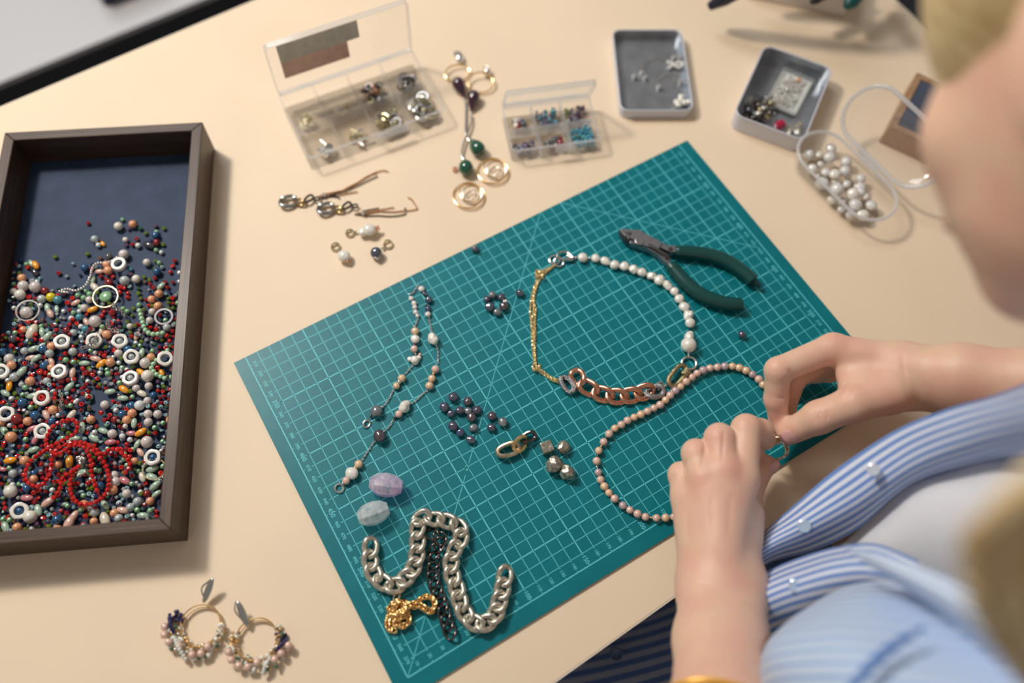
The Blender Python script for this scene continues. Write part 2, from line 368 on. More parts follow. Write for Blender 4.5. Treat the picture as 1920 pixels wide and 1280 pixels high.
TR = Vector((-.2817, .4665, TT)); BR = Vector((-.2275, .1150, TT)); tl = (BR - TR).normalized(); tw = Vector((tl.y, -tl.x, 0)); TLn = (BR - TR).length; TW = .1665
tray = thing('wooden_bead_tray', TR + tl * TLn / 2 + tw * TW / 2, 'dark brown wooden tray holding the heap of coloured beads', 'tray')
def TP(a, b, z=0): return TR + tl * a + tw * b + Vector((0, 0, z))      # a down the long side, b leftwards
TH = .037; WT = .0088
angL = math.atan2(tl.y, tl.x); WL1 = wood('walnut long grain', angL); WL2 = wood('walnut cross grain', angL + PI / 2)
obj('side_panel', quadbox([TP(0, 0), TP(WT, WT), TP(TLn - WT, WT), TP(TLn, 0)][::-1], TT, TT + TH), WL1, tray, smooth=False)
obj('side_panel', quadbox([TP(0, TW), TP(TLn, TW), TP(TLn - WT, TW - WT), TP(WT, TW - WT)][::-1], TT, TT + TH), WL1, tray, smooth=False)
obj('end_panel', quadbox([TP(0, 0), TP(0, TW), TP(WT, TW - WT), TP(WT, WT)][::-1], TT, TT + TH), WL2, tray, smooth=False)
obj('end_panel', quadbox([TP(TLn, TW), TP(TLn, 0), TP(TLn - WT, WT), TP(TLn - WT, TW - WT)][::-1], TT, TT + TH), WL2, tray, smooth=False)
FELT = pr('grey blue tray lining', (.034, .055, .105), .55, spec=.14, var=.12, scale=60, bump=.15, bscale=1200)
obj('lining', quadbox([TP(WT, WT), TP(WT, TW - WT), TP(TLn - WT, TW - WT), TP(TLn - WT, WT)][::-1], TT + .001, TT + .006), FELT, tray, smooth=False)
FZ = TT + .0062                                # floor of the tray
for o in list(tray.children):
    if o.name.startswith(('side', 'end')):
        bv = o.modifiers.new('soft edges', 'BEVEL'); bv.width = .0006; bv.segments = 2; bv.limit_method = 'ANGLE'
# ================================================================== beads in the tray
# (shape, material, size mm, words, group)
def bead_mat(n, c, rough=.15, coat=.5, **k): return pr('bead ' + n, c, rough, coat=coat, **k)
BK = {
 'white': ('round', bead_mat('white', (.80, .78, .70), facing=(.7, .62, .5)), 8, 'white round pearl bead'),
 'milk': ('round', bead_mat('milk', (.70, .74, .74)), 4.6, 'small milky white round bead'),
 'quartz': ('round', bead_mat('quartz', (.66, .60, .58), .1, var=.12, scale=300), 9, 'cloudy pale quartz round bead'),
 'clear': ('round', bead_mat('clear', (.44, .50, .50), .08, spec=.9, var=.25, scale=300), 7, 'clear greyish glass round bead'),
 'peach': ('round', bead_mat('peach', (.78, .36, .19), .2, var=.15, scale=200), 7.4, 'peach orange stone round bead'),
 'green': ('round', bead_mat('green', (.24, .48, .26), .2, var=.15, scale=300), 4.8, 'small pale green stone round bead'),
 'blue': ('round', bead_mat('blue', (.015, .10, .24), .12), 7, 'deep blue round bead'),
 'teal': ('round', bead_mat('teal', (.06, .28, .36), .15), 5.5, 'teal blue round bead'),
 'yellow': ('round', bead_mat('yellow', (.75, .60, .02), .2), 8, 'bright yellow round bead'),
 'darkred': ('round', bead_mat('darkred', (.24, .012, .015), .1), 6.4, 'dark red round bead'),
 'grey': ('round', bead_mat('grey', (.10, .10, .11), .08, var=.3, scale=500), 7, 'smoky dark grey round bead'),
 'sage': ('oval', bead_mat('sage', (.38, .52, .40), .18), 6.5, 'sage green oval bead'),
 'rice': ('oval', bead_mat('rice', (.68, .62, .50), .2), 6.5, 'cream oval bead'),
 'pinko': ('oval', bead_mat('pinko', (.68, .42, .34), .2), 6, 'dusty pink oval bead'),
 'rose': ('oval', bead_mat('rose', (.58, .20, .22), .2), 6, 'rose pink oval bead'),
 'orange': ('oval', bead_mat('orange', (.85, .35, .02), .18), 6, 'orange oval bead'),
 'blacko': ('oval', bead_mat('blacko', (.035, .03, .04), .1, spec=.9), 6.5, 'black shiny oval bead'),
 'red': ('facet', bead_mat('red', (.30, .006, .010), .08), 4.4, 'small faceted red glass bead'),
 'redo': ('seed', bead_mat('redo', (.62, .02, .015), .12), 4.0, 'small glossy red seed bead'),
 'olive': ('facet', bead_mat('olive', (.12, .19, .01), .08, spec=.9), 4.4, 'small faceted olive green glass bead'),
 'purple': ('facet', bead_mat('purple', (.13, .06, .13), .08), 4.2, 'small faceted purple glass bead'),
 'navy': ('facet', bead_mat('navy', (.02, .03, .12), .08), 3.8, 'small faceted navy glass bead'),
 'aqua': ('seed', bead_mat('aqua', (.30, .48, .52), .12), 3.6, 'small pale aqua seed bead'),
 'crystal': ('facet', bead_mat('crystal', (.34, .36, .38), .06, spec=1), 3.8, 'small clear grey crystal bead'),
 'brown': ('facet', bead_mat('brown', (.16, .09, .06), .08), 3.8, 'small faceted brown glass bead'),
 'dgreen': ('facet', bead_mat('dgreen', (.02, .12, .06), .08), 4, 'small faceted dark green glass bead'),
}
def seedbead(): return lathe([(.42, -.72), (.85, -.62), (1, -.2), (1, .2), (.85, .62), (.42, .72), (.36, .5), (.36, -.5)], 12)
SH = {'round': lambda: join(sph(16, 10), ), 'oval': lambda: sph(14, 10, 1.75, .92, .78), 'facet': lambda: xf(ico(1), Matrix.Diagonal((1, 1, .82, 1))), 'seed': seedbead}
def bead_proto(k):
    s, m = BK[k][0], BK[k][1]; return proto(s + '_bead', SH[s], m, smooth=(s != 'facet'), sharp=60)
def tray_ab(p): q = p - TR; return q.dot(tl), q.dot(tw)
placed = []                                     # (x, y, r, ztop)
def add_bead(k, p, d, rot=None, label=None, single=True, check=False, z=None):
    r = d / 2000; s = BK[k][0]; er = r * (1.35 if s == 'oval' else 1)
    if check:
        for q in placed:
            if (q[0] - p.x) ** 2 + (q[1] - p.y) ** 2 < ((q[2] + er) * .86) ** 2 and abs(q[3] - (z or 0)) < .002: return None
    placed.append((p.x, p.y, er, z or 0))
    zz = FZ + (z or 0) + r * (.78 if s == 'oval' else .82 if s == 'facet' else 1)
    M = Matrix.Translation((p.x, p.y, zz)) @ RM('Z', random.uniform(0, 6.3) if rot is None else rot) @ (RM('X', random.uniform(-.5, .5)) if s != 'oval' else Matrix.Identity(4)) @ Matrix.Scale(r, 4)
    return M
NM = {'round': 'round_bead', 'oval': 'oval_bead', 'facet': 'faceted_bead', 'seed': 'seed_bead'}
GR = {'round': 'round beads in the wooden tray', 'oval': 'oval beads in the wooden tray', 'facet': 'small glass beads in the wooden tray', 'seed': 'small glass beads in the wooden tray'}
LMK = [(225, 498, 'the topmost white ring bead'), (119, 643, 'the upper left hollow bead'), (179, 641, 'the chain covered hollow bead'), (227, 642, 'the hollow bead beside green strand'), (249, 671, 'the tilted hollow bead'), (5, 699, 'the hollow bead at tray left'),
    (114, 699, 'the central left hollow bead'), (247, 711, 'the hollow bead by cream pearl'), (82, 748, 'the hollow bead holding red'), (15, 778, 'the hollow bead on edge'), (83, 810, 'the hollow bead by red strand'), (312, 675, 'the half hidden hollow bead'), (289, 859, 'the hollow bead by gold hoop'), (40, 959, 'the bottom corner hollow bead'),
    (97, 557, 'the bright yellow bead'), (198, 556, 'the green stone ring'), (52, 582, 'the silver wire ring'), (308, 594, 'the dark steel ring'), (148, 856, 'the silver flower charm'), (65, 496, 'the upper left orange bead'), (223, 425, 'the uppermost large white bead'), (292, 442, 'the uppermost blue bead'), (190, 822, 'the red strand right loop'), (195, 755, 'the bare patch of lining'),
    (175, 470, 'the end of ball chain'), (280, 810, 'the lower right quartz beads'), (130, 985, 'the bottom rim middle'), (240, 980, 'the bottom rim right part'), (60, 870, 'the red strand left loop'), (285, 545, 'the upper right bead cluster')]
def put(k, M, where=None):
    if where is None:
        x_, y_ = pxof(M.translation); lx, ly, ln = min(LMK, key=lambda q: (q[0] - x_) ** 2 + (q[1] - y_) ** 2); dx, dy = x_ - lx, y_ - ly
        where = ('right of' if dx > 0 else 'left of') if abs(dx) > abs(dy) else ('below' if dy > 0 else 'above'); where = where + ' ' + ln
    s = BK[k][0]; return inst(NM[s], bead_proto(k), M, label=BK[k][3] + ' ' + where, cat='bead', group=GR[s])
LIST = """red,500,600,14 green,697,580,12 white,678,625,25 olive,765,590,12 peach,760,612,23 purple,733,632,13 dgreen,800,630,15 olive,830,658,14 purple,888,617,14 olive,935,630,14
blue,890,675,22 green,893,652,14 navy,860,702,14 darkred,895,715,20 olive,930,722,14 white,715,697,16 red,778,690,15 red,755,722,15 milk,788,730,16 purple,718,725,14 blacko,850,728,22
green,890,755,13 milk,920,768,13 clear,542,697,22 orange,583,716,12 milk,560,727,15 olive,497,777,15 olive,312,793,15 brown,570,800,14 grey,622,795,20 quartz,710,787,28 quartz,840,830,22
olive,885,815,13 green,908,828,14 olive,880,860,12 blue,898,883,22 red,333,887,15 blue,485,860,22 peach,610,842,22 peach,620,878,25 pinko,565,877,16 teal,745,865,13 white,780,925,24
clear,715,937,28 sage,525,930,17 rice,540,968,20 darkred,625,945,22 redo,682,968,14 redo,680,998,14 orange,200,840,18 green,148,835,13 sage,175,830,15 blacko,195,880,18 peach,127,920,24
olive,105,887,15 crystal,182,932,18 quartz,138,968,30 quartz,208,975,32 quartz,78,995,20 white,120,1018,30 redo,165,1025,14 clear,240,1040,24 yellow,295,1030,26 teal,333,1045,24
redo,385,1057,14 pinko,430,1055,16 peach,910,1010,24 peach,867,1040,22 peach,905,1080,24 navy,858,1005,14 sage,920,960,17 red,940,940,15 red,875,968,15 red,955,968,14 red,883,915,14
olive,820,908,14 olive,850,925,14 brown,825,935,13 orange,525,1095,18 quartz,482,1090,22 quartz,510,1042,20 green,455,1078,13 milk,450,1105,13 green,700,1090,14 green,725,1105,14 olive,760,1088,14
red,640,1115,22 redo,672,1165,14 peach,615,1243,24 peach,133,1213,20 rice,183,1225,28 sage,237,1222,17 sage,277,1250,17 pinko,285,1118,18 sage,320,1090,14 sage,268,1085,17 quartz,742,1193,18
teal,488,1210,20 darkred,380,1217,20 clear,420,1230,20 red,203,1170,18 quartz,870,1110,20 quartz,855,1160,20 pinko,490,1165,16 rice,580,1215,17 pinko,780,1245,16 olive,800,1030,13 olive,960,1030,13 redo,985,1030,13"""
for it in LIST.split():
    k, x, y, d = it.split(','); p = P(float(x) / 3.048, 220 + float(y) / 3.048, FZ + .003)
    a, b = tray_ab(p)
    if not (WT + .001 < b < TW - WT - .001): continue
    M = add_bead(k, p, float(d) * 1.9 / 3.048 / 20.9 * 10); put(k, M)
LB = """peach,290,90,24 sage,185,100,19 sage,228,88,18 blue,243,105,24 blue,18,120,24 sage,265,30,20 peach,600,25,26 clear,410,120,24 clear,140,115,22 clear,280,130,24 sage,118,230,22 clear,83,262,25
peach,68,196,25 blue,250,198,24 peach,290,208,22 pinko,285,170,17 pinko,172,150,18 sage,200,152,18 sage,470,180,18 pinko,533,155,19 orange,565,183,20 peach,619,180,26 quartz,665,128,24 blue,717,108,24
sage,790,122,18 peach,845,150,24 quartz,815,185,30 white,830,258,34 orange,785,230,18 orange,900,232,15 quartz,762,322,22 quartz,832,310,22 orange,690,325,20 sage,685,375,18 sage,613,338,18 quartz,588,415,24
rice,790,348,19 blue,858,360,20 milk,783,420,28 quartz,825,392,22 blue,738,420,24 peach,740,463,25 blue,685,468,24 peach,710,500,24 sage,747,513,18 quartz,828,466,24 quartz,883,468,24 quartz,830,512,24
orange,785,565,20 rose,730,570,16 quartz,630,577,25 sage,575,557,18 rose,615,620,18 quartz,826,625,32 sage,765,630,16 pinko,783,677,17 peach,752,727,20 sage,850,770,20 sage,848,815,20 rice,793,815,18
sage,866,862,20 sage,872,908,16 rose,695,835,20 quartz,648,845,26 quartz,640,808,24 peach,633,890,26 quartz,710,910,24 blue,560,868,24 sage,585,970,18 pinko,683,1000,19 peach,640,1018,22 clear,665,1047,22
sage,797,1030,19 clear,770,955,24 clear,730,985,22 rice,588,1055,26 peach,525,1063,20 pinko,385,1078,26 blue,322,1055,24 white,178,1042,34 sage,213,1000,20 pinko,268,955,22 rose,150,932,19 white,68,900,34
clear,75,797,22 peach,143,727,26 orange,55,722,20 orange,387,730,22 peach,325,747,22 peach,190,828,22 blue,190,795,20 blue,153,880,22 sage,185,662,18 rose,198,603,18 rose,178,545,18 peach,68,597,30
peach,158,507,24 darkred,100,497,30 blue,200,475,26 pinko,257,468,19 peach,300,445,26 blue,130,405,26 sage,185,362,20 sage,28,347,18 orange,50,308,18 peach,173,285,26 peach,12,512,20 sage,385,312,19
redo,225,230,18 darkred,345,280,20 pinko,403,235,19 sage,457,540,20 sage,420,598,16 rice,398,470,20 sage,30,1095,20 peach,100,1098,24 milk,68,858,14 sage,355,965,12 pinko,410,1035,20 rose,10,770,14 clear,120,300,16"""
for it in LB.split():
    k, x, y, d = it.split(','); p = P(float(x) / 2.976, 620 + float(y) / 2.976, FZ + .004)
    a, b = tray_ab(p)
    if not (WT + .003 < b < TW - WT - .003 and a < TLn - WT - .003): continue
    M = add_bead(k, p, float(d) * 1.9 / 2.976 / 22.3 * 10, z=.0015); put(k, M)
# white hollow beads, each told apart by where it lies
def hollow(seed):
    r = random.Random(seed); n = 5 if seed % 3 else 6; out = []; inn_ = []
    m = 20
    for i in range(m):
        a = 2 * PI * i / m; k = 1 + (.045 * math.cos(n * a + r.random()) if seed else 0) + r.uniform(-.015, .015)
        out.append((math.cos(a) * k, math.sin(a) * k)); inn_.append((math.cos(a) * .60, math.sin(a) * .60))
    V = []; F = []
    for pts, z in ((out, -.28), ([(x * 1.04, y * 1.04) for x, y in out], 0), (out, .28), ([(x * .82, y * .82) for x, y in out], .36), (inn_, .30), (inn_, -.30), ([(x * .8, y * .8) for x, y in out], -.34)): V += [(x, y, z) for x, y in pts]
    for k in range(7):
        for j in range(m): F.append((k * m + j, k * m + (j + 1) % m, ((k + 1) % 7) * m + (j + 1) % m, ((k + 1) % 7) * m + j))
    return V, F
SHELLW = pr('white shell bead', (.84, .82, .76), .25, coat=.4)
RINGS = [(225, 498, 0, 'round white ring bead topmost in the tray heap'), (119, 643, 2, 'white hollow bead leftmost in the upper row of three'), (179, 641, 4, 'white hollow bead with silver chain bits on it, middle of the upper row'), (227, 642, 5, 'white hollow bead beside the pale green strand, right of the upper row'),
 (249, 671, 7, 'white hollow bead tilted below the green strand'), (5, 699, 8, 'white hollow bead against the left side of the tray'), (114, 699, 3, 'white hollow bead round a clear stone in the left half of the heap'), (247, 711, 6, 'white hollow bead next to the large cream pearl bead'),
 (82, 748, 10, 'white hollow bead round a red bead, left middle of the heap'), (15, 778, 11, 'white hollow bead standing on edge at the tray left side'), (83, 810, 13, 'white hollow bead just left of the red strand'), (312, 675, 14, 'white hollow bead half hidden under the tray right side'),
 (289, 859, 16, 'white hollow bead round a blue bead by the gold hoop'), (40, 959, 17, 'white hollow bead round a blue bead in the lower left corner of the tray')]
for x, y, sd, lb in RINGS:
    p = P(x, y, FZ + .005); a, b = tray_ab(p)
    if b > TW - WT - .005: p = TP(a, TW - WT - .0065)
    if b < WT + .006: p = TP(a, WT + .0068)
    placed.append((p.x, p.y, .0062, .0015))
    M = Matrix.Translation((p.x, p.y, FZ + .0075)) @ RM('Z', sd) @ RM('X', .25 * math.sin(sd)) @ Matrix.Scale(.0060, 4)
    inst('hollow_bead', proto('hollow_bead%d' % sd, lambda: hollow(sd), SHELLW), M, label=lb, cat='bead', group='white hollow shell beads in the wooden tray')
    if sd not in (0, 11, 14):
        k = {10: 'redo', 16: 'blue', 17: 'blue', 0: 'brown'}.get(sd, 'clear'); put(k, Matrix.Translation((p.x, p.y, FZ + .0075)) @ Matrix.Scale(.0025, 4), 'inside a white hollow bead')
# the rest of the heap
def heap_mask(px, py):                          # how thick the beads lie, read along the heap's outline
    def ell(cx, cy, rx, ry): return ((px - cx) / rx) ** 2 + ((py - cy) / ry) ** 2 < 1
    if py < 485: return 0
    if py < 540: m = .45 if (px < 75 or 170 < px < 245) else .16 if px > 268 else 0
    elif py < 600: m = .45 if (px < 155 or px > 255 or 130 < px < 215) else .2
    elif py < 700: m = .9
    else: m = 1.0
    if ell(125, 515, 50, 26) or ell(15, 600, 14, 26): m = .03
    if ell(188, 762, 18, 36): m = .05
    if ell(185, 705, 18, 12): m = .25
    if ell(240, 590, 16, 22) : m *= .4
    return m
PAL_S = ['red'] * 9 + ['redo'] * 8 + ['olive'] * 6 + ['green'] * 4 + ['navy'] * 5 + ['aqua'] * 5 + ['crystal'] * 6 + ['brown'] * 2 + ['purple'] * 2 + ['dgreen'] * 2 + ['milk'] * 3
PAL_M = ['clear', 'peach', 'quartz', 'blue', 'sage', 'darkred', 'teal', 'grey', 'pinko', 'rice', 'milk', 'blacko', 'sage', 'green', 'green']
cells = {}
def near_ok(x, y, r, z, f=.9):
    cx, cy = int(x / .008), int(y / .008)
    for i in (-1, 0, 1):
        for j in (-1, 0, 1):
            for q in cells.get((cx + i, cy + j), ()):
                if abs(q[3] - z) < .0018 and (q[0] - x) ** 2 + (q[1] - y) ** 2 < ((q[2] + r) * f) ** 2: return False
    return True
def addc(q): cells.setdefault((int(q[0] / .008), int(q[1] / .008)), []).append(q)
for q in placed: addc(q)
singles = 0; small = 0; stuff_g = {}
for phase, (n, zl) in enumerate(((240, 0), (9000, 0), (4200, .0026))):
    for _ in range(n):
        a = random.uniform(WT + .002, TLn - WT - .002); b = random.uniform(WT + .002, TW - WT - .002); p = TP(a, b, .008); x, y = pxof(p)
        m = heap_mask(x, y)
        if zl: m = (m - .55) * 1.1 if y < 640 else m * .8
        if random.random() > m: continue
        k = random.choice(PAL_M if phase == 0 else PAL_S); d = BK[k][2] * random.uniform(.85, 1.1) * (1.0 if phase == 0 else .92)
        s = BK[k][0]; r = d / 2000; er = r * (1.3 if s == 'oval' else 1)
        if not near_ok(p.x, p.y, er, zl, .88 if phase else .95): continue
        if not (WT + er < b < TW - WT - er and WT + er < a < TLn - WT - er): continue
        addc((p.x, p.y, er, zl)); zz = FZ + zl + r * (.78 if s == 'oval' else 1)
        if s != 'round' or not zl: pass
        M = Matrix.Translation((p.x, p.y, zz)) @ RM('Z', random.uniform(0, 6.3)) @ (RM('X', random.uniform(-1.2, 1.2)) if s in ('facet', 'seed') else Matrix.Identity(4)) @ Matrix.Scale(r, 4)
        vis = zl > 0 or y < 640
        if phase == 0: put(k, M); singles += 1
        elif small < 230 and vis and random.random() < .45: put(k, M); small += 1
        else: stuff_g.setdefault(k, []).append(M)
nst = 0
mats = []; V = []; F = []; MI = []
for k, Ms in stuff_g.items():
    mats.append(BK[k][1]); s = BK[k][0]; base = {'round': sph(10, 6), 'oval': sph(10, 6, 1.75, .92, .78), 'facet': xf(ico(1), Matrix.Diagonal((1, 1, .82, 1))), 'seed': lathe([(.36, -.7), (1, -.4), (1, .4), (.36, .7), (.3, 0)], 9)}[s]
    bv_ = np.array([tuple(v) for v in base[0]])
    for M in Ms:
        A = np.array(M); k0 = len(V); V.extend(map(tuple, bv_ @ A[:3, :3].T + A[:3, 3])); F.extend(tuple(i + k0 for i in f) for f in base[1]); MI.extend([len(mats) - 1] * len(base[1])); nst += 1
hp = obj('bead_heap', (V, F), mats, smooth=True, sharp=30, label='fine mix of tiny red, green and blue glass beads filling the wooden tray', cat='beads', kind='stuff')
hp.data.polygons.foreach_set('material_index', MI); hp.data.update()
print('beads', len(placed), singles, small, nst)
# red bead strand
def strand(name, pts, d, mat_, label, cat, z, sc, closed=False, flat=1, shape='round'):
    path = smooth_path([P(sc[0] + q[0] / sc[2], sc[1] + q[1] / sc[2], z + (q[2] if len(q) > 2 else 0)) for q in pts], step=d * .95, closed=closed)
    t_ = thing(name, path[0] * 1.0 - Vector((0, 0, 0)), label, cat)
    obj('thread', tube(path, d * .12, 5), pr('strand thread', (.3, .02, .02), .6), t_)
    fn = {'round': lambda: sph(12, 8), 'seed': lambda: xf(seedbead(), RM('Y', PI / 2)), 'facet': lambda: ico(1)}[shape]
    me = proto('strand_' + shape, fn, mat_, smooth=shape != 'facet')
    for i, p in enumerate(path):
        tg = path[min(i + 1, len(path) - 1)] - path[max(i - 1, 0)]
        inst('bead', me, along(p, tg, i * .7, d / 2), t_)
    return t_
scB = (0, 620, 2.976)
REDS = pr('bead strand red', (.62, .012, .01), .1, coat=.5)
strand('red_bead_strand', [(700, 790, .002), (725, 750), (700, 700), (640, 660), (590, 675), (555, 720, .003), (560, 690, .004), (520, 650, .004), (450, 622, .003), (380, 630, .002), (320, 660, .003), (290, 710), (285, 770), (260, 830), (215, 868), (160, 850), (140, 800), (165, 735), (215, 690), (270, 655, .004), (330, 620, .004), (390, 590, .002), (432, 550), (415, 500), (360, 500), (300, 530), (262, 590), (262, 640), (320, 690, .005), (400, 640, .006), (470, 650, .006), (505, 720, .004), (512, 800, .002), (540, 890)],
       .0040, REDS, 'long tangled strand of small red glass beads on the heap in the tray', 'bead strand', FZ + .0098, scB, shape='facet')
strand('red_bead_strand', [(300, 930), (335, 880), (350, 820, .001), (400, 785, .002), (440, 755, .003), (405, 800), (390, 860), (405, 930), (450, 965), (510, 965), (570, 930), (602, 880), (607, 820), (590, 750), (545, 690, .004), (500, 650, .006)],
       .0040, REDS, 'loop of small red glass beads, the lower one, in the tray', 'bead strand', FZ + .0105, scB, shape='facet')
scA = (0, 220, 3.048)
strand('green_bead_strand', [(798, 1105), (806, 1135), (815, 1170), (828, 1210), (850, 1232), (885, 1240), (930, 1232)], .0042, bead_mat('pale green strand', (.38, .62, .40), .2), 'short strand of pale green stone beads along the tray right side', 'bead strand', FZ + .006, scA)
strand('green_bead_strand', [(935, 110), (905, 130), (860, 180), (845, 205), (870, 240), (920, 265)], .0040, bead_mat('pale green strand', (.38, .62, .40), .2), 'curl of pale green stone beads beside the tilted white hollow bead', 'bead strand', FZ + .006, scB)
strand('silver_ball_chain', [(668, 800), (640, 820), (600, 830), (550, 835), (525, 870), (515, 910), (492, 955), (460, 980), (425, 990), (385, 980), (340, 995), (385, 1000)], .0024, SILVER, 'silver ball chain winding between the uppermost beads of the tray', 'chain', FZ + .005, scA)
# little cable chains, rings
def cable(path, L=.0024, W=.0017, r=.00033, jit=0): # a fine chain as one mesh
    g = []; base = curb(L, W, r, 0, 10, 4, sq=1); pp = resample(path, L * .62)
    for i in range(len(pp) - 1): g.append(xf(base, along((pp[i] + pp[i + 1]) / 2, pp[i + 1] - pp[i], (.25 + (i % 2) * 1.2) + random.uniform(-jit, jit))))
    return join(*g)
def fine_chain(name, pts, mat_, label, cat='chain', L=.0024, W=.0017, r=.00033):
    t_ = obj(name, cable(smooth_path(pts), L, W, r, .2), mat_, label=label, cat=cat); return t_
fine_chain('silver_chain', crop(*scA)([(640, 1065), (665, 1090), (695, 1105), (715, 1140)], FZ + .006), SILVER, 'short silver chain bit hanging off the green stone ring in the tray', L=.0045, W=.0034, r=.0005)
fine_chain('silver_chain', crop(*scA)([(618, 1150), (612, 1185), (640, 1215), (680, 1225), (660, 1200)], FZ + .007), SILVER, 'curled silver chain bit above the upper row of white hollow beads', L=.0045, W=.0034, r=.0005)
fine_chain('silver_chain', crop(*scB)([(455, 95), (490, 85), (525, 60), (540, 30)], FZ + .011), SILVER, 'silver chain bit lying over the middle white hollow bead', L=.0045, W=.0034, r=.0005)
fine_chain('silver_chain', crop(*scB)([(330, 330), (345, 380), (330, 430), (350, 460)], FZ + .008), SILVER, 'thin silver chain bit in the middle of the heap', L=.0035, W=.0026, r=.0004)
for (x, y, Rr, m_, lb) in ((198, 556, .0100, PGOLD, 'thin gold ring round a green stone, upper middle of the heap'), (52, 582, .0092, SILVER, 'thin silver ring round quartz beads at the heap left side'), (308, 594, .0068, DARKM, 'dark steel ring leaning on the tray right side'), (289, 879, .0085, PGOLD, 'thin gold ring in the lower right of the tray')):
    p = P(x, y, FZ + .006); t_ = obj('wire_ring', xf(torus(Rr, .0008 if m_ is not DARKM else .0016, 36, 6, .92), Matrix.Translation(p) @ RM('X', .15)), m_, label=lb, cat='ring')
p = P(198, 556, FZ + .004); inst('cabochon', proto('cabochon', lambda: sph(20, 10, 1, 1, .5), BK['green'][1]), Matrix.Translation(p) @ Matrix.Scale(.0050, 4), label='round green stone inside the thin gold ring', cat='stone')
p = P(50, 586, FZ + .005); put('quartz', Matrix.Translation(p) @ Matrix.Scale(.005, 4), 'inside the thin silver ring')
obj('charm', join(*[mv(sph(10, 6, .0016, .0016, .0014), *(P(445 / 2.976 + dx, 620 + 705 / 2.976 + dy, FZ + .0125))) for dx, dy in ((0, 0), (5, 1), (-4, 1), (2, 4), (0, 8), (1, 12), (8, 3))]), SILVER, label='tiny silver flower charm lying in the red bead strand', cat='charm')
# ================================================================== jewellery on the mat
def pearl_shape(kind, seed):
    if kind == 'round': return sph(20, 12, noise=.03, f=2.2, seed=seed)
    if kind == 'button': return sph(24, 14, 1, 1, .80, noise=.12, f=1.1, seed=seed)
    if kind == 'baroque': return sph(28, 16, 1.05, .9, .85, noise=.30, f=1.15, seed=seed)
    if kind == 'dark': return sph(24, 14, 1, 1, .85, noise=.14, f=1.2, seed=seed)
def pearl(t_, kind, seed, mat_, p, r, rot=0, sx=1, name='pearl', **k):
    me = proto('pearl_%s%d' % (kind, seed), lambda: pearl_shape(kind, seed), mat_)
    return inst(name, me, Matrix.Translation(p) @ RM('Z', rot) @ Matrix.Diagonal((r * sx, r, r * .95, 1)), t_, **k)
def mmr(px_r, x, y): return px_r / (FPX / ((P(x, y) - Vector((0, 0, H))).dot(FWD)))     # radius in px -> metres on the mat
def place(sc, x, y, z=0): return P(sc[0] + x / sc[2], sc[1] + y / sc[2], z)
def rad(sc, r, x, y): return mmr(r / sc[2], sc[0] + x / sc[2], sc[1] + y / sc[2])
def ringo(name, sc, x, y, R, wire, mat_, t_=None, z=None, tilt=0, rz=0, sy=1, **k):
    Rm = rad(sc, R, x, y) - wire; z = (wire if z is None else z)
    return obj(name, xf(torus(Rm, wire, 36, 8, sy), Matrix.Translation(place(sc, x, y, z)) @ RM('Z', rz) @ RM('X', tilt)), mat_, t_, **k)

# --- the large mixed necklace
S1 = (960, 440, 3.5556)
nk = thing('mixed_necklace', place(S1, 650, 600), 'necklace half baroque white pearls, half gold chain and rose gold links', 'necklace')
PB = [(472, 152, 33, 1.05), (557, 157, 30, 1), (622, 175, 29, 1.2), (683, 200, 33, 1), (750, 210, 34, 1), (812, 230, 33, .9), (866, 250, 32, 1), (928, 272, 31, 1), (983, 302, 36, 1.05), (1040, 340, 33, 1.05), (1085, 377, 31, 1), (1115, 427, 34, 1), (1148, 480, 34, 1.05), (1176, 537, 36, 1.15), (1187, 587, 34, 1)]
for i, (x, y, r, sx) in enumerate(PB):
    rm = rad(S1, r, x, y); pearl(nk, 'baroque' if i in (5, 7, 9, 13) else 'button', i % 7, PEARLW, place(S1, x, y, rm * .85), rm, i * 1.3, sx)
rm = rad(S1, 52, 1177, 735)
from mathutils import noise as NZ
def big_baroque():
    return join(sph(32, 20, 1, 1, .92, noise=.06, f=1.5, seed=2), mv(sph(24, 16, .60, .92, .58, noise=.22, f=1.8, seed=5), .08, 1.12, -.12), mv(sph(20, 12, .42, .50, .40, noise=.2, seed=3), .22, 1.62, -.18))
def big_baroque_old():
    V, F = sph(32, 22, 1, 1, .9); out = []
    for v in V:
        p = Vector(v); k = 1 + .05 * NZ.noise(p * 2)
        if p.y > .3: s = (p.y - .3) / .7; p = Vector((p.x * (1 - .15 * s) + .15 * s * math.sin(3 * s), p.y + 1.15 * s, p.z * (1 - .1 * s)))
        k += .07 * math.sin(p.x * 4 + p.y * 3) * max(0, p.y) * .6
        out.append((p.x * k, p.y * k, p.z * k))
    return out, F
inst('baroque_pearl', proto('baroque_pearl', big_baroque, PEARLW), Matrix.Translation(place(S1, 1177, 735, rm * .9)) @ RM('Z', -.05) @ Matrix.Scale(rm, 4), nk, label='largest pearl, lumpy bottle shape')
for x, y, r in ((425, 152, 9), (516, 155, 9), (1177, 792, 10), (1176, 808, 6)):
    inst('spacer_bead', proto('spacer', lambda: sph(12, 8), SILVER), Matrix.Translation(place(S1, x, y, .0015)) @ Matrix.Scale(rad(S1, r, x, y), 4), nk)
ringo('jump_ring', S1, 1180, 856, 57, .0011, SILVER, nk, z=.0022, sy=.92)
ringo('jump_ring', S1, 283, 168, 40, .0009, SILVER, nk, z=.001)
ringo('jump_ring', S1, 312, 181, 38, .0009, SILVER, nk, z=.0022, tilt=.25, rz=.6)
ringo('jump_ring', S1, 990, 1008, 34, .0008, SILVER, nk, z=.0028, tilt=.4, rz=.9)
ringo('jump_ring', S1, 1035, 1025, 30, .0006, SILVER, nk, z=.0016, tilt=.3, rz=.4)
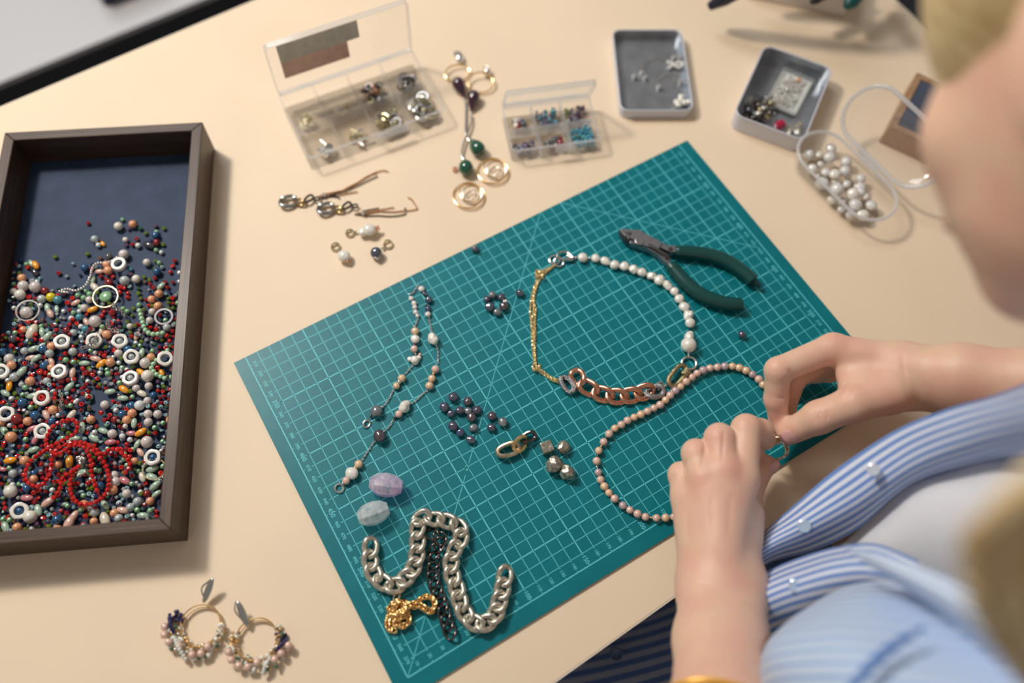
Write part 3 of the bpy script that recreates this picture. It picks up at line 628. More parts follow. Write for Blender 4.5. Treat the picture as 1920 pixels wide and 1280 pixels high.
# lobster clasp: hook body plus teardrop loop
cl = smooth_path([place(S1, *q) for q in ((300, 150, .003), (308, 125, .003), (340, 113, .003), (368, 118, .003), (392, 142, .003), (404, 158, .003), (385, 166, .003), (360, 166, .003), (330, 172, .003))])
obj('lobster_clasp', join(tube(cl, lambda t: .0009 + .0011 * math.exp(-((t - .62) / .22) ** 2), 8), mv(sph(12, 8, .0017, .0022, .0016), *place(S1, 372, 142, .003)), tube([place(S1, 404, 158, .003), place(S1, 418, 153, .002)], .0006)), pr('clasp steel', (.62, .60, .57), .25, 1), nk)
# knotted gold chain strands
gpaths = [[(285, 200), (240, 232), (195, 262), (165, 300), (140, 370), (125, 440), (120, 520), (128, 600), (133, 700), (140, 790), (150, 865)],
          [(275, 212), (232, 245), (185, 280), (165, 330), (152, 380), (138, 450), (150, 540), (155, 640), (152, 740), (158, 850)],
          [(282, 206), (225, 252), (190, 292), (158, 350), (140, 420), (158, 500), (148, 600), (143, 700), (150, 800), (163, 870)],
          [(290, 195), (230, 228), (180, 250), (172, 320), (150, 400), (146, 480), (134, 560), (140, 660), (146, 760), (152, 860)]]
for gp in gpaths: obj('gold_chain_strand', cable(smooth_path([place(S1, x, y, .0014) for x, y in gp]), .0027, .0021, .00038, .3), BRASS, nk, kind='stuff')
for kx, ky, n_ in ((180, 262, 30), (160, 885, 30)):
    R_ = random.Random(kx); pts = []
    for i in range(14):
        a = i * 2.1; pts.append(place(S1, kx + 30 * math.cos(a) + R_.uniform(-5, 5), ky + 28 * math.sin(a * 1.3) + R_.uniform(-5, 5), .0025 + .0016 * math.sin(i * 1.7)))
    obj('gold_knot', cable(smooth_path(pts), .0024, .0020, .0004, .3), BRASS, nk, kind='stuff')
for dy in (-9, 0, 9): obj('gold_chain_strand', cable(smooth_path([place(S1, x, y + dy, .002) for x, y in ((165, 890), (200, 915), (235, 940), (275, 965), (310, 975), (338, 988))]), .0027, .0021, .00038, .3), BRASS, nk, kind='stuff')
# links: (x, y, angle deg, L, W, wire, flat, material, name)
def link(t_, sc, x, y, ang, L, W, wr, mat_, name, twist=.7, z=None, flat=1, tilt=0, sq=.8, gap=0, **k):
    p = place(sc, x, y); Lm = 2 * rad(sc, L / 2, x, y); Wm = 2 * rad(sc, W / 2, x, y); r = rad(sc, wr / 2, x, y)
    dx = place(sc, x + 10 * math.cos(math.radians(ang)), y + 10 * math.sin(math.radians(ang))) - p
    zz = z if z is not None else max(r, (Wm / 2 - r) * math.sin(abs(twist)) * .75 + r)
    return obj(name, xf(curb(Lm, Wm, r, twist, 36, 8, flat, sq, gap), along(p + Vector((0, 0, zz)), dx, tilt)), mat_, t_, **k)
link(nk, S1, 365, 1008, 52, 155, 100, 38, PAVE, 'pave_link', .5, .0040)
for x, y, a, L, W in ((432, 965, 62, 130, 100), (505, 1035, 28, 150, 104), (600, 1078, 14, 150, 104), (695, 1093, 2, 150, 104), (790, 1085, -9, 150, 104), (880, 1062, -20, 150, 104)):
    link(nk, S1, x, y, a, L * 1.08, W * 1.16, 36, COPPER, 'rose_gold_link', .45, flat=.5, z=.0048, tilt=.42)
link(nk, S1, 945, 1060, -15, 155, 110, 38, PAVE, 'pave_link', .5, .0044, label='pave silver link with a heart like dent')
# screw carabiner: an open oval with a barrel
c0 = place(S1, 1103, 938, .0045); dxx = (place(S1, 1155, 875, .0045) - c0).normalized(); Lc = rad(S1, 92, 1100, 935); Wc = rad(S1, 46, 1100, 935)
obj('oval_carabiner', xf(tube([(math.copysign(abs(math.cos(t)) ** .6, math.cos(t)) * (Lc - .001), math.copysign(abs(math.sin(t)) ** .8, math.sin(t)) * (Wc - .001), 0) for t in [2 * PI * i / 40 for i in range(40)]], .0021, 10, True), along(c0, dxx, .35)), PAVEG, nk)
bp0 = place(S1, 1155, 920, .0052); obj('carabiner_barrel', tube([bp0 - dxx * .0032, bp0 - dxx * .0031, bp0 + dxx * .0031, bp0 + dxx * .0032], .0033, 16), PAVEG, nk)

# --- pink pearl necklace being strung
S2 = (1080, 660, 3.765)
pk = thing('pink_pearl_necklace', place(S2, 300, 700), 'loop of pink and peach pearls running under the fingers', 'necklace')
PL = [(1320, 230), (1290, 192), (1245, 157), (1200, 130), (1152, 110), (1103, 100), (1050, 100), (997, 107), (945, 113), (898, 128), (855, 150), (817, 177), (778, 208), (738, 243), (702, 272), (665, 305), (632, 338), (594, 372), (550, 395), (505, 417), (458, 440), (411, 460), (364, 482), (320, 512), (274, 538), (233, 577), (195, 633), (160, 695), (146, 768), (157, 848), (173, 900), (200, 947), (232, 992), (272, 1033), (331, 1082), (380, 1113), (434, 1140), (490, 1162), (568, 1170), (632, 1168), (690, 1163), (742, 1150), (790, 1130), (838, 1105)]
cols = 'opmooomppmpppompopppooppoppopmpoopmppppopppp'
for i, (x, y) in enumerate(PL):
    rm = rad(S2, 28.5, x, y) * (1.02 + .05 * math.sin(i * 2.3)); m_ = {'p': PEARLP, 'o': PEARLO, 'm': PEARLM}[cols[i % len(cols)]]
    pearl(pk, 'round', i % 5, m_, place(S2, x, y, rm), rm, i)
for x, y, m_ in ((213, 604, DARKM), (178, 664, GOLD), (150, 732, BLACKM), (147, 808, SILVER), (303, 1057, DARKM), (530, 1167, GOLD)):
    inst('spacer_bead', proto('spacer', lambda: sph(12, 8), m_), Matrix.Translation(place(S2, x, y, .0025)) @ Matrix.Scale(rad(S2, 10, x, y), 4), pk)
obj('thread', tube(smooth_path([place(S2, x, y, .0029) for x, y in PL]), .0003, 5), pr('white thread', (.7, .7, .68), .6), pk)
# the end held between the fingers
def px3(x, y, z): return P(x, y, z)
hold = smooth_path([px3(*q) for q in ((1478, 760, .030), (1484, 768, .030), (1491, 774, .030), (1489, 782, .031))], step=.0042)
for i, p in enumerate(hold): pearl(pk, 'round', i % 5, pr('amber bead', (.55, .24, .13), .12, coat=.6), p, .0020, name='amber_bead')
arc = smooth_path([px3(*q) for q in ((1470, 828, .032), (1475, 838, .031), (1475, 849, .030), (1468, 857, .029), (1457, 861, .028), (1448, 863, .028))], step=.00135)
for i, p in enumerate(arc):
    for s_ in (-1, 1): inst('seed_bead', proto('seedf', lambda: ico(1), (PGOLD, SILVER, pr('amber bead', (.55, .24, .13), .12, coat=.6))[i % 3 if s_ > 0 else 0], smooth=False), Matrix.Translation(p + Vector((s_ * .0007, s_ * .0004, .0004 * s_))) @ RM('Z', i) @ Matrix.Scale(.0011, 4), pk)
obj('wire', tube(smooth_path([px3(*q) for q in ((1448, 863, .028), (1430, 862, .027), (1415, 856, .026), (1408, 845, .025))]), .0004, 6), SILVER, pk)
for x, y in ((1424, 825), (1438, 823)):
    p = px3(x, y, .030); d = Vector((.0022, .0003, 0)); obj('gold_tube', tube([p - d, p - d * .99, p + d * .99, p + d], .0018, 12), PGOLD, pk)
p = px3(1456, 821, .033)
for k in range(4): obj('gold_ring', xf(torus(.0019, .0006, 18, 6), Matrix.Translation(p + Vector((.0011 * (k - 1.5), 0, 0))) @ RM('Y', PI / 2)), GOLD, pk)
obj('jump_ring', xf(torus(.0036, .0006, 24, 6), Matrix.Translation(px3(1467, 822, .034)) @ RM('Z', -.3) @ RM('Y', 1.2)), SILVER, pk)
obj('jump_ring', xf(torus(.0028, .0005, 24, 6), Matrix.Translation(px3(1414, 848, .027)) @ RM('X', .8)), SILVER, pk)

# --- long thin pearl and chain necklace on the left
S3 = (600, 520, 3.046)
lk = thing('pearl_chain_necklace', place(S3, 560, 450), 'thin silver chain necklace with scattered pearls lying doubled on the mat', 'necklace')
def lc(*pts): obj('silver_chain', cable(smooth_path([place(S3, x, y, .0011) for x, y in pts]), .0026, .0020, .00036, .25), pr('bright chain silver', (.92, .92, .92), .36, 1), lk, kind='stuff')
lc((577, 58), (558, 44), (548, 62), (530, 88), (512, 96)); lc((558, 232), (552, 255), (540, 280)); lc((528, 502), (505, 530), (484, 555)); lc((418, 640), (400, 680), (375, 720), (352, 745))
lc((620, 222), (630, 270), (640, 322)); lc((660, 382), (673, 420), (674, 490)); lc((612, 642), (570, 680), (540, 708), (508, 722)); lc((418, 812), (395, 850), (365, 880)); lc((315, 928), (280, 980), (240, 1042))
for x, y, r, k, m_, nm in ((520, 120, 15, 'button', PEARLG, 'pearl'), (537, 147, 16, 'button', PEARLG, 'pearl'), (541, 170, 15, 'button', PEARLG, 'pearl'), (545, 198, 15, 'button', PEARLG, 'pearl'), (557, 219, 13, 'round', PEARLG, 'pearl'),
    (543, 307, 24, 'round', PEARLO, 'pearl'), (544, 352, 27, 'button', PEARLW, 'pearl'), (538, 408, 22, 'round', PEARLP, 'pearl'), (467, 576, 24, 'round', PEARLO, 'pearl'), (436, 619, 21, 'round', PEARLO, 'pearl'),
    (322, 762, 35, 'dark', DP[2], 'black_pearl'), (580, 65, 19, 'dark', PEARLG, 'pearl'), (596, 92, 12, 'dark', DP[1], 'black_pearl'), (620, 127, 21, 'dark', DP[0], 'black_pearl'), (617, 177, 18, 'dark', DP[4], 'black_pearl'), (616, 210, 17, 'button', PEARLG, 'pearl'),
    (646, 352, 33, 'baroque', PEARLW, 'pearl'), (659, 524, 24, 'round', PEARLP, 'pearl'), (639, 577, 23, 'round', PEARLO, 'pearl'), (625, 618, 24, 'round', PEARLO, 'pearl'), (482, 738, 35, 'baroque', PEARLW, 'pearl'), (450, 780, 23, 'round', PEARLP, 'pearl'),
    (341, 905, 38, 'dark', DP[3], 'black_pearl'), (221, 1066, 25, 'round', PEARLO, 'pearl'), (182, 1118, 37, 'button', PEARLW, 'pearl'), (149, 1160, 24, 'round', PEARLP, 'pearl')):
    rm = rad(S3, r, x, y); pearl(lk, k, int(x) % 5, m_, place(S3, x, y, rm * .85), rm, x, name=nm)
for dx, dy, r in ((0, 0, 26), (-28, -4, 16), (22, -12, 15), (2, 14, 18)):
    rm = rad(S3, r, 542, 470); pearl(lk, 'button', 3, PEARLW, place(S3, 542 + dx, 470 + dy, rm * .85), rm, name='baroque_pearl')
for x, y, r, m_ in ((570, 440, 10, PEARLP), (538, 434, 10, DARKM), (545, 436, 8, SILVER), (452, 597, 14, SILVER), (445, 601, 10, BLACKM), (290, 793, 8, BLACKM), (352, 740, 9, SILVER), (648, 550, 9, GOLD), (606, 160, 8, BLACKM), (427, 800, 10, BLACKM), (203, 1086, 15, GOLD), (200, 1090, 12, pr('navy bead', (.02, .03, .18), .1)), (510, 722, 8, SILVER), (512, 96, 7, SILVER), (540, 280, 8, SILVER), (538, 385, 8, DARKM), (608, 98, 9, DP[0]), (366, 878, 7, SILVER)):
    inst('spacer_bead', proto('spacer', lambda: sph(12, 8), m_), Matrix.Translation(place(S3, x, y, .002)) @ Matrix.Scale(rad(S3, r, x, y), 4), lk)
ringo('end_ring', S3, 266, 835, 29, .0009, SILVER, lk, z=.0012, sy=.8, rz=1.1, tilt=.3)
ringo('end_ring', S3, 110, 1203, 31, .0009, SILVER, lk, z=.001)

# --- loose black pearls
S4 = (800, 700, 5.819)
for i, (x, y, r, mi, kd, lb) in enumerate(((292, 258, 54, 0, 'dark', 'steel grey pearl at the very top of the loose black pearl group'), (448, 303, 50, 3, 'dark', 'purple black pearl showing its drill hole'), (192, 365, 54, 0, 'dark', 'steel grey pearl, leftmost of the loose group'), (360, 405, 50, 1, 'dark', 'oval violet pearl standing on end between its neighbours'),
    (265, 438, 44, 0, 'dark', 'dark oval pearl touching the leftmost one'), (452, 408, 42, 2, 'button', 'striped silvery violet pearl above the round bronze one'), (553, 398, 50, 1, 'dark', 'shiny violet pearl at the right of the clump'), (490, 475, 54, 3, 'button', 'round bronze violet pearl in the middle of the clump'), (287, 572, 53, 1, 'button', 'flat topped dark violet button pearl'),
    (508, 592, 48, 2, 'button', 'pale silver flat pearl below the clump'), (368, 645, 48, 4, 'dark', 'blue shiny pearl next to the flat topped button pearl'), (480, 722, 48, 0, 'baroque', 'ridged dark pearl, lowest of the loose group'), (715, 463, 51, 3, 'dark', 'brown violet pearl, upper of the three on the right'), (830, 530, 53, 2, 'dark', 'grey green dimpled pearl, rightmost of the loose group'), (706, 590, 46, 1, 'dark', 'small striped pearl, lower left of the three on the right'))):
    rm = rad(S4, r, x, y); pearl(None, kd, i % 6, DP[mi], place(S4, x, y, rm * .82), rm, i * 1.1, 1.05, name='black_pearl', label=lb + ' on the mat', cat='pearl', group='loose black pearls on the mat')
S5 = (860, 420, 6.4)
for x, y, r, lb in ((197, 297, 46, 'single grey pearl by the far edge of the mat'), (732, 825, 49, 'single blue black pearl between the pearl ring and the gold chain')):
    rm = rad(S5, r, x, y); pearl(None, 'dark', 2, DP[0], place(S5, x, y, rm * .85), rm, name='black_pearl', label=lb, cat='pearl', group='loose black pearls on the mat')
rm = .0033; pearl(None, 'round', 1, DP[1], P(1391, 627, rm), rm, name='black_pearl', label='single round grey pearl below the cutting pliers', cat='pearl', group='loose black pearls on the mat')
cr_ = thing('black_pearl_ring', place(S5, 455, 950), 'small ring of dark pearls strung in a circle on the mat', 'ring')
for i, (x, y, r, mi) in enumerate(((405, 850, 47, 2), (513, 875, 50, 1), (538, 985, 56, 3), (462, 1055, 50, 2), (372, 993, 60, 0), (340, 900, 40, 1))):
    rm = rad(S5, r, x, y); pearl(cr_, 'dark', i, DP[mi], place(S5, x, y, rm * .85), rm, i, name='black_pearl')
pearl(cr_, 'round', 1, SILVER, place(S5, 568, 925, .0035), rad(S5, 24, 568, 925), name='silver_bead')
obj('elastic', xf(torus(.0066, .0003, 24, 5), Matrix.Translation(place(S5, 452, 950, .004))), BLACKM, cr_)
# --- three joined links
tk = thing('link_sample', place(S4, 980, 790), 'three joined curb links, antique gold, gold and black', 'chain link')
link(tk, S4, 890, 850, -18, 300, 185, 58, pr('aged gold', (.50, .43, .31), .4, 1, var=.2, scale=500, bump=.4), 'antique_gold_link', .35, .0040)
link(tk, S4, 1020, 790, -52, 225, 165, 50, GOLD, 'gold_link', .5, .0052, tilt=.5)
link(tk, S4, 1105, 715, -28, 205, 140, 42, BLACKM, 'black_link', .5, .0042)
# --- pyrite nuggets, fluorite beads
PYR = pr('pyrite', (.22, .21, .16), .32, .7, col2=(.58, .55, .47), scale=350, bump=1, bscale=450)
for i, (x, y, r, sd, lb, sh) in enumerate(((1310, 808, 82, 1, 'cube shaped grey pyrite nugget, upper left of the four', 'cube'), (1485, 803, 76, 4, 'light sparkling pyrite nugget, upper right of the four', 'ico'), (1392, 992, 102, 6, 'largest rounded pyrite nugget, lower left of the four', 'ico'), (1535, 1075, 100, 9, 'long dark pyrite nugget, lowest of the four', 'ico'))):
    rm = rad(S4, r, x, y)
    if sh == 'cube': g = xf(box(1.55, 1.55, 1.3, .14), Matrix.Translation((0, 0, -.65)))
    else: g = ico(2, .17, sd); g = xf(g, Matrix.Diagonal((1, .8 if i == 3 else .95, .85, 1)))
    obj('pyrite_nugget', xf(g, Matrix.Translation(place(S4, x, y, rm * .7)) @ RM('Z', (.45, 1, .5, -.9)[i]) @ RM('X', (.08, .4, .2, .6)[i]) @ Matrix.Scale(rm, 4)), PYR, smooth=False, label=lb, cat='stone', group='pyrite nuggets on the mat')
def flu(name, c):
    m = pr(name, c, .1, coat=.6, spec=.9, var=.25, scale=240, bump=.3, bscale=200); t = m.node_tree; b = t.nodes['Principled BSDF']
    tr = nn(t, 'ShaderNodeBsdfTransparent'); tr.inputs[0].default_value = (*[min(1, x * 1.02) for x in c], 1); mx = nn(t, 'ShaderNodeMixShader'); mx.inputs[0].default_value = .5
    t.links.new(tr.outputs[0], mx.inputs[1]); t.links.new(b.outputs[0], mx.inputs[2]); t.links.new(mx.outputs[0], t.nodes['Material Output'].inputs[0]); return m
for x, y, ang, L, W, c, lb in ((724, 909, -.06, 30, 22.5, (.86, .74, .93), 'pale purple faceted barrel bead on the mat'), (700, 962, .42, 29, 22, (.80, .92, .95), 'clear icy faceted barrel bead on the mat')):
    Lm = mmr(L, x, y); Wm = mmr(W, x, y)
    g = []; V, F = lathe([(.50 * Wm, -Lm), (.86 * Wm, -Lm * .62), (Wm, -Lm * .15), (Wm * .98, Lm * .2), (.84 * Wm, Lm * .62), (.50 * Wm, Lm)], 8)
    obj('fluorite_bead', xf((V, F), Matrix.Translation(P(x, y, Wm * .90)) @ RM('Z', ang) @ RM('Y', PI / 2) @ RM('Z', .39)), flu('fluorite ' + lb[:6], c), smooth=False, label=lb, cat='bead')

# --- heavy chains at the bottom of the mat
S6 = (640, 860, 3.5556)
def chain_of_links(name, pts, pitch_px, L, W, wr, mat_, label, z=.0045, twist=.75, flat=1, var=0, lname='chain_link', sq=.8):
    x0, y0 = pts[0][:2]; t_ = thing(name, place(S6, x0, y0), label, 'chain')
    pp = smooth_path([Vector((q[0], q[1], (q[2] if len(q) > 2 else 0) * 1000)) for q in pts], step=pitch_px)
    Lm = 2 * rad(S6, L / 2, x0, y0); Wm = 2 * rad(S6, W / 2, x0, y0); r = rad(S6, wr / 2, x0, y0)
    me = proto('link_' + name, lambda: curb(Lm, Wm, r, twist, 30, 8, flat, sq), mat_)
    for i in range(len(pp)):
        a = pp[max(0, i - 1)]; b = pp[min(len(pp) - 1, i + 1)]; q = pp[i]; zz = z + q.z / 1000
        p = place(S6, q.x, q.y, zz); d = place(S6, b.x, b.y, zz + b.z / 1000 - q.z / 1000) - place(S6, a.x, a.y, zz + a.z / 1000 - q.z / 1000)
        inst(lname, me, along(p, d, random.uniform(-var, var)), t_)
    return t_
chain_of_links('silver_curb_chain', [(195, 590), (190, 650), (200, 715), (222, 770), (268, 815), (325, 845), (375, 838), (425, 800), (470, 745), (495, 690), (505, 630), (508, 570), (512, 510), (505, 440), (520, 400), (575, 395), (640, 405), (700, 415, .001), (755, 430, .001), (800, 480), (790, 550), (755, 605), (735, 665), (733, 730), (745, 800), (770, 865), (785, 930), (805, 1000), (850, 1060), (905, 1100), (970, 1090), (1020, 1045), (1045, 980), (1062, 915), (1078, 850), (1090, 780)],
               86, 160, 122, 38, CHSILV, 'heavy silver curb chain lying in an M shape on the mat', z=.0050, twist=.62, var=.18)
chain_of_links('black_curb_chain', [(605, 500, .001), (650, 515, .0035), (670, 560, .003), (625, 590, .001), (622, 650), (612, 710), (612, 770), (615, 830), (640, 880), (655, 935), (672, 990), (690, 1045), (705, 1100), (722, 1150)],
               62, 118, 92, 18, BLACKM, 'black metal curb chain hanging down the middle of the silver one', z=.0034, twist=.7, var=.2)
chain_of_links('gold_curb_chain', [(360, 1095, .001), (400, 1060, .002), (440, 1020, .001), (410, 975, .001), (360, 985, .003), (335, 1030, .004), (380, 1060, .004), (430, 990, .005), (500, 960, .003), (545, 925, .001), (590, 920, .002), (622, 960, .002), (600, 1015, .001), (560, 1000, .003), (520, 975, .003), (480, 985, .0), (440, 965, .003), (400, 950, .0), (350, 960, .002), (322, 1000, 0), (345, 1040, .003), (390, 1020, .004), (430, 1030, .001), (450, 1085, 0), (405, 1115, .001), (355, 1085, .002), (318, 1050, .001), (310, 1120, 0), (345, 1140, 0)],
               30, 66, 50, 16, CHGOLD, 'crumpled yellow gold chain in a small pile beside the black chain', z=.0028, twist=.6, var=1.0)
link(bpy.data.objects['gold_curb_chain'], S6, 372, 925, -70, 82, 50, 15, pr('antique gold', (.66, .60, .48), .3, 1), 'end_link', .5, .004, label='duller end link of the gold chain')

# --- cutting pliers
S7 = (1100, 400, 4.572)
pl = thing('cutting_pliers', place(S7, 720, 350), 'side cutting pliers with dark green grips lying on the mat', 'pliers')
STEEL = pr('plier steel', (.30, .30, .32), .38, .9, var=.1, scale=400); GRIP = pr('green grip vinyl', (.0, .055, .052), .32, coat=.15)
def slab(pts, z0, z1, b=.0006):
    w_ = [place(S7, x, y, (z0 + z1) / 2) for x, y in pts]; c = sum(w_, Vector()) / len(w_); pol = [(p.x - c.x, p.y - c.y) for p in w_]
    A = sum(pol[i - 1][0] * pol[i][1] - pol[i][0] * pol[i - 1][1] for i in range(len(pol)))
    if A < 0: pol = pol[::-1]
    return mv(rprism(pol, z1 - z0, b * .7), c.x, c.y, z0)
obj('jaw', slab([(272, 152), (330, 150), (408, 160), (385, 205), (362, 232), (320, 205)], .0035, .0105), STEEL, pl, smooth=False)
obj('jaw', slab([(272, 156), (318, 205), (362, 236), (362, 268), (330, 248), (290, 195)], .0030, .0095), pr('dark plier steel', (.09, .09, .10), .35, .9), pl, label='darker cutting jaw edge')
obj('cutting_edge', slab([(325, 160), (395, 165), (355, 225), (345, 205)], .0104, .0109, .0001), pr('plier recess', (.04, .035, .04), .5), pl)
obj('joint_body', slab([(400, 165), (440, 160), (520, 205), (600, 245), (640, 268), (610, 330), (560, 310), (470, 290), (390, 240), (365, 228)], .0030, .0112), STEEL, pl, smooth=False)
obj('pivot', mv(lathe([(.0042, 0), (.0042, .0004), (.0036, .0007), (.0002, .0007)], 28), *place(S7, 455, 235, .0111)), STEEL, pl, smooth=False)
obj('handle_steel', slab([(600, 245), (640, 262), (690, 290), (745, 288), (772, 298), (755, 345), (715, 348), (670, 325), (610, 300)], .0035, .0095), STEEL, pl, smooth=False)
obj('handle_steel', slab([(365, 268), (362, 236), (470, 290), (580, 330), (625, 330), (690, 370), (715, 400), (700, 455), (660, 425), (610, 372), (520, 320), (440, 290)], .0028, .0088), STEEL, pl, smooth=False)
obj('slot', slab([(525, 258), (540, 256), (700, 350), (718, 395), (690, 372), (620, 330), (528, 272)], .0111, .0114, .0001), pr('plier recess', (.04, .035, .04), .5), pl)
for x, y in ((716, 307), (687, 372)):
    obj('rivet', mv(lathe([(.0021, 0), (.0021, .0008), (.0015, .001), (.0001, .0006)], 16), *place(S7, x, y, .0094)), pr('plier recess', (.04, .035, .04), .5), pl)
def gripper(pts): 
    pa = smooth_path([place(S7, x, y, .0062) for x, y in pts])
    return tube(pa, lambda t: .0057 * (1 + .10 * math.sin(PI * t)) * (1 if t > .03 else .85) * (1 - .75 * max(0, (t - .96) / .04) ** 2), 18, flat=.92)
obj('grip', gripper([(752, 328), (850, 330), (960, 342), (1080, 365), (1190, 405), (1290, 465), (1380, 535), (1435, 590)]), GRIP, pl)
obj('grip', gripper([(712, 440), (775, 510), (850, 595), (940, 670), (1040, 725), (1150, 762), (1260, 780), (1345, 780)]), GRIP, pl)
obj('grip_tip', tube([place(S7, 1432, 586, .0055), place(S7, 1462, 606, .0055), place(S7, 1485, 622, .0054)], lambda t: .0030 * (1 - .3 * t), 12), pr('grip tip', (.0, .035, .04), .4), pl)
# ================================================================== things on the cream table
def tb(sc, x, y, z=0): return place(sc, x, y, TT + z)
# --- three pendants
S8 = (500, 300, 5.819)
for (rx, ry, R_, px_, py_, pr_, m_, cx, cy, cap, lb) in ((905, 795, 52, 1120, 758, 74, PEARLW, 1205, 742, COPPER, 'long white pearl pendant with gold ring, top of the three'), (750, 945, 55, 845, 1045, 70, PEARLW, 876, 1080, COPPER, 'round white pearl pendant with rose gold cap, lower left of the three'), (1320, 918, 58, 1195, 1012, 66, DP[0], 1205, 1055, SILVER, 'dark pearl pendant in a silver claw, right of the three')):
    t_ = thing('pearl_pendant', tb(S8, px_, py_), lb, 'pendant')
    ringo('bail_ring', S8, rx, ry, R_, .0010, PGOLD, t_, z=TT + .0018, tilt=.15)
    r1 = rad(S8, pr_, px_, py_)
    pearl(t_, 'button' if m_ is PEARLW else 'round', 2, m_, tb(S8, px_, py_, r1), r1)
    if pr_ == 74: pearl(t_, 'button', 3, m_, tb(S8, 1050, 785, r1 * .8), r1 * .72, name='pearl_lobe')
    a = tb(S8, rx, ry, .002); b = tb(S8, px_, py_, .003); d = (b - a).normalized()
    obj('wire_wrap', join(*[xf(torus(.0009, .00035, 10, 5), along(a + d * (rad(S8, R_, rx, ry) + .0004 + .0007 * k), d) @ RM('Y', PI / 2)) for k in range(3)]), SILVER, t_)
    cp = tb(S8, cx, cy, r1 * 1.1)
    obj('bead_cap', join(*[mv(sph(8, 5, .0011, .0011, .0009), cp.x + .0017 * math.cos(k * 1.26), cp.y + .0017 * math.sin(k * 1.26), cp.z + (.0004 if k % 2 else -.0006)) for k in range(5)], mv(sph(8, 5, .0008, .0008, .0008), *cp)), cap, t_)
# --- two curb link tassel earrings
ANT = pr('antique silver', (.36, .36, .37), .3, 1, var=.2, scale=600)
def tass(t_, pts, m_, w=.0009): obj('tassel_chain', cable(smooth_path([tb(S8, x, y, w + .0003) for x, y in pts]), .0017, .0015, .00034, .3), m_, t_, kind='stuff')
RG = pr('warm gold chain', (.82, .50, .26), .3, 1)
e1 = thing('tassel_earring', tb(S8, 400, 440), 'curb link tassel earring lying further from the pendants', 'earring', 'curb link tassel earrings')
e2 = thing('tassel_earring', tb(S8, 850, 560), 'curb link tassel earring lying nearer the pendants', 'earring', 'curb link tassel earrings')
for t_, ox, oy in ((e1, 0, 0), (e2, 412, 78)):
    link(t_, S8, 232 + ox, 462 + oy, -12, 205, 165, 40, ANT, 'large_link', .3, TT + .0034)
    for dx, dy in ((-58, -58), (72, -62)): obj('flat_facet', mv(sph(12, 6, .0022, .0015, .0005), *tb(S8, 232 + dx + ox, 462 + dy + oy, .0058)), SILVER, t_)
    link(t_, S8, 362 + ox, 468 + oy, 25, 130, 92, 27, pr('olive gold', (.52, .38, .16), .3, 1), 'gold_link', .6, TT + .0034, tilt=.4)
    link(t_, S8, 462 + ox, 432 + oy, -35, 135, 88, 27, BLACKM, 'black_link', .5, TT + .0034)
    link(t_, S8, 545 + ox, 430 + oy, -5, 90, 60, 20, BLACKM, 'black_link', .5, TT + .0030)
    inst('crystal', proto('facet_crystal', lambda: ico(1), pr('crystal stone', (.7, .7, .68), .08, .6, spec=1), smooth=False), Matrix.Translation(tb(S8, 622 + ox + (20 if ox else 0), 378 + oy + (120 if ox else 0) * 1, .0034)) @ Matrix.Scale(.0021, 4), t_)
for q in ([(560, 400), (640, 370), (760, 345), (860, 320), (960, 265), (1090, 185), (1200, 130), (1280, 115), (1325, 125)], [(600, 405), (700, 365), (800, 345), (880, 300), (980, 250), (1110, 170), (1200, 140)], [(760, 390), (880, 365), (990, 343)]): tass(e1, q, RG)
for q in ([(600, 420), (720, 380), (850, 345), (1000, 275), (1120, 215), (1210, 175)], [(560, 430), (640, 400), (760, 400), (800, 425)], [(600, 390), (680, 400), (760, 385)]): tass(e1, q, BLACKM)
for q in ([(980, 575), (1100, 572), (1250, 540), (1385, 515)], [(1080, 585), (1220, 560), (1350, 565), (1500, 555), (1590, 545), (1640, 528), (1605, 465), (1580, 420)], [(1540, 405), (1565, 420), (1575, 430)]): tass(e2, q, RG)
for q in ([(1040, 555), (1130, 540), (1225, 522)], [(960, 590), (1090, 608), (1220, 605), (1340, 612), (1460, 602), (1512, 585), (1508, 550), (1512, 520)]): tass(e2, q, BLACKM)
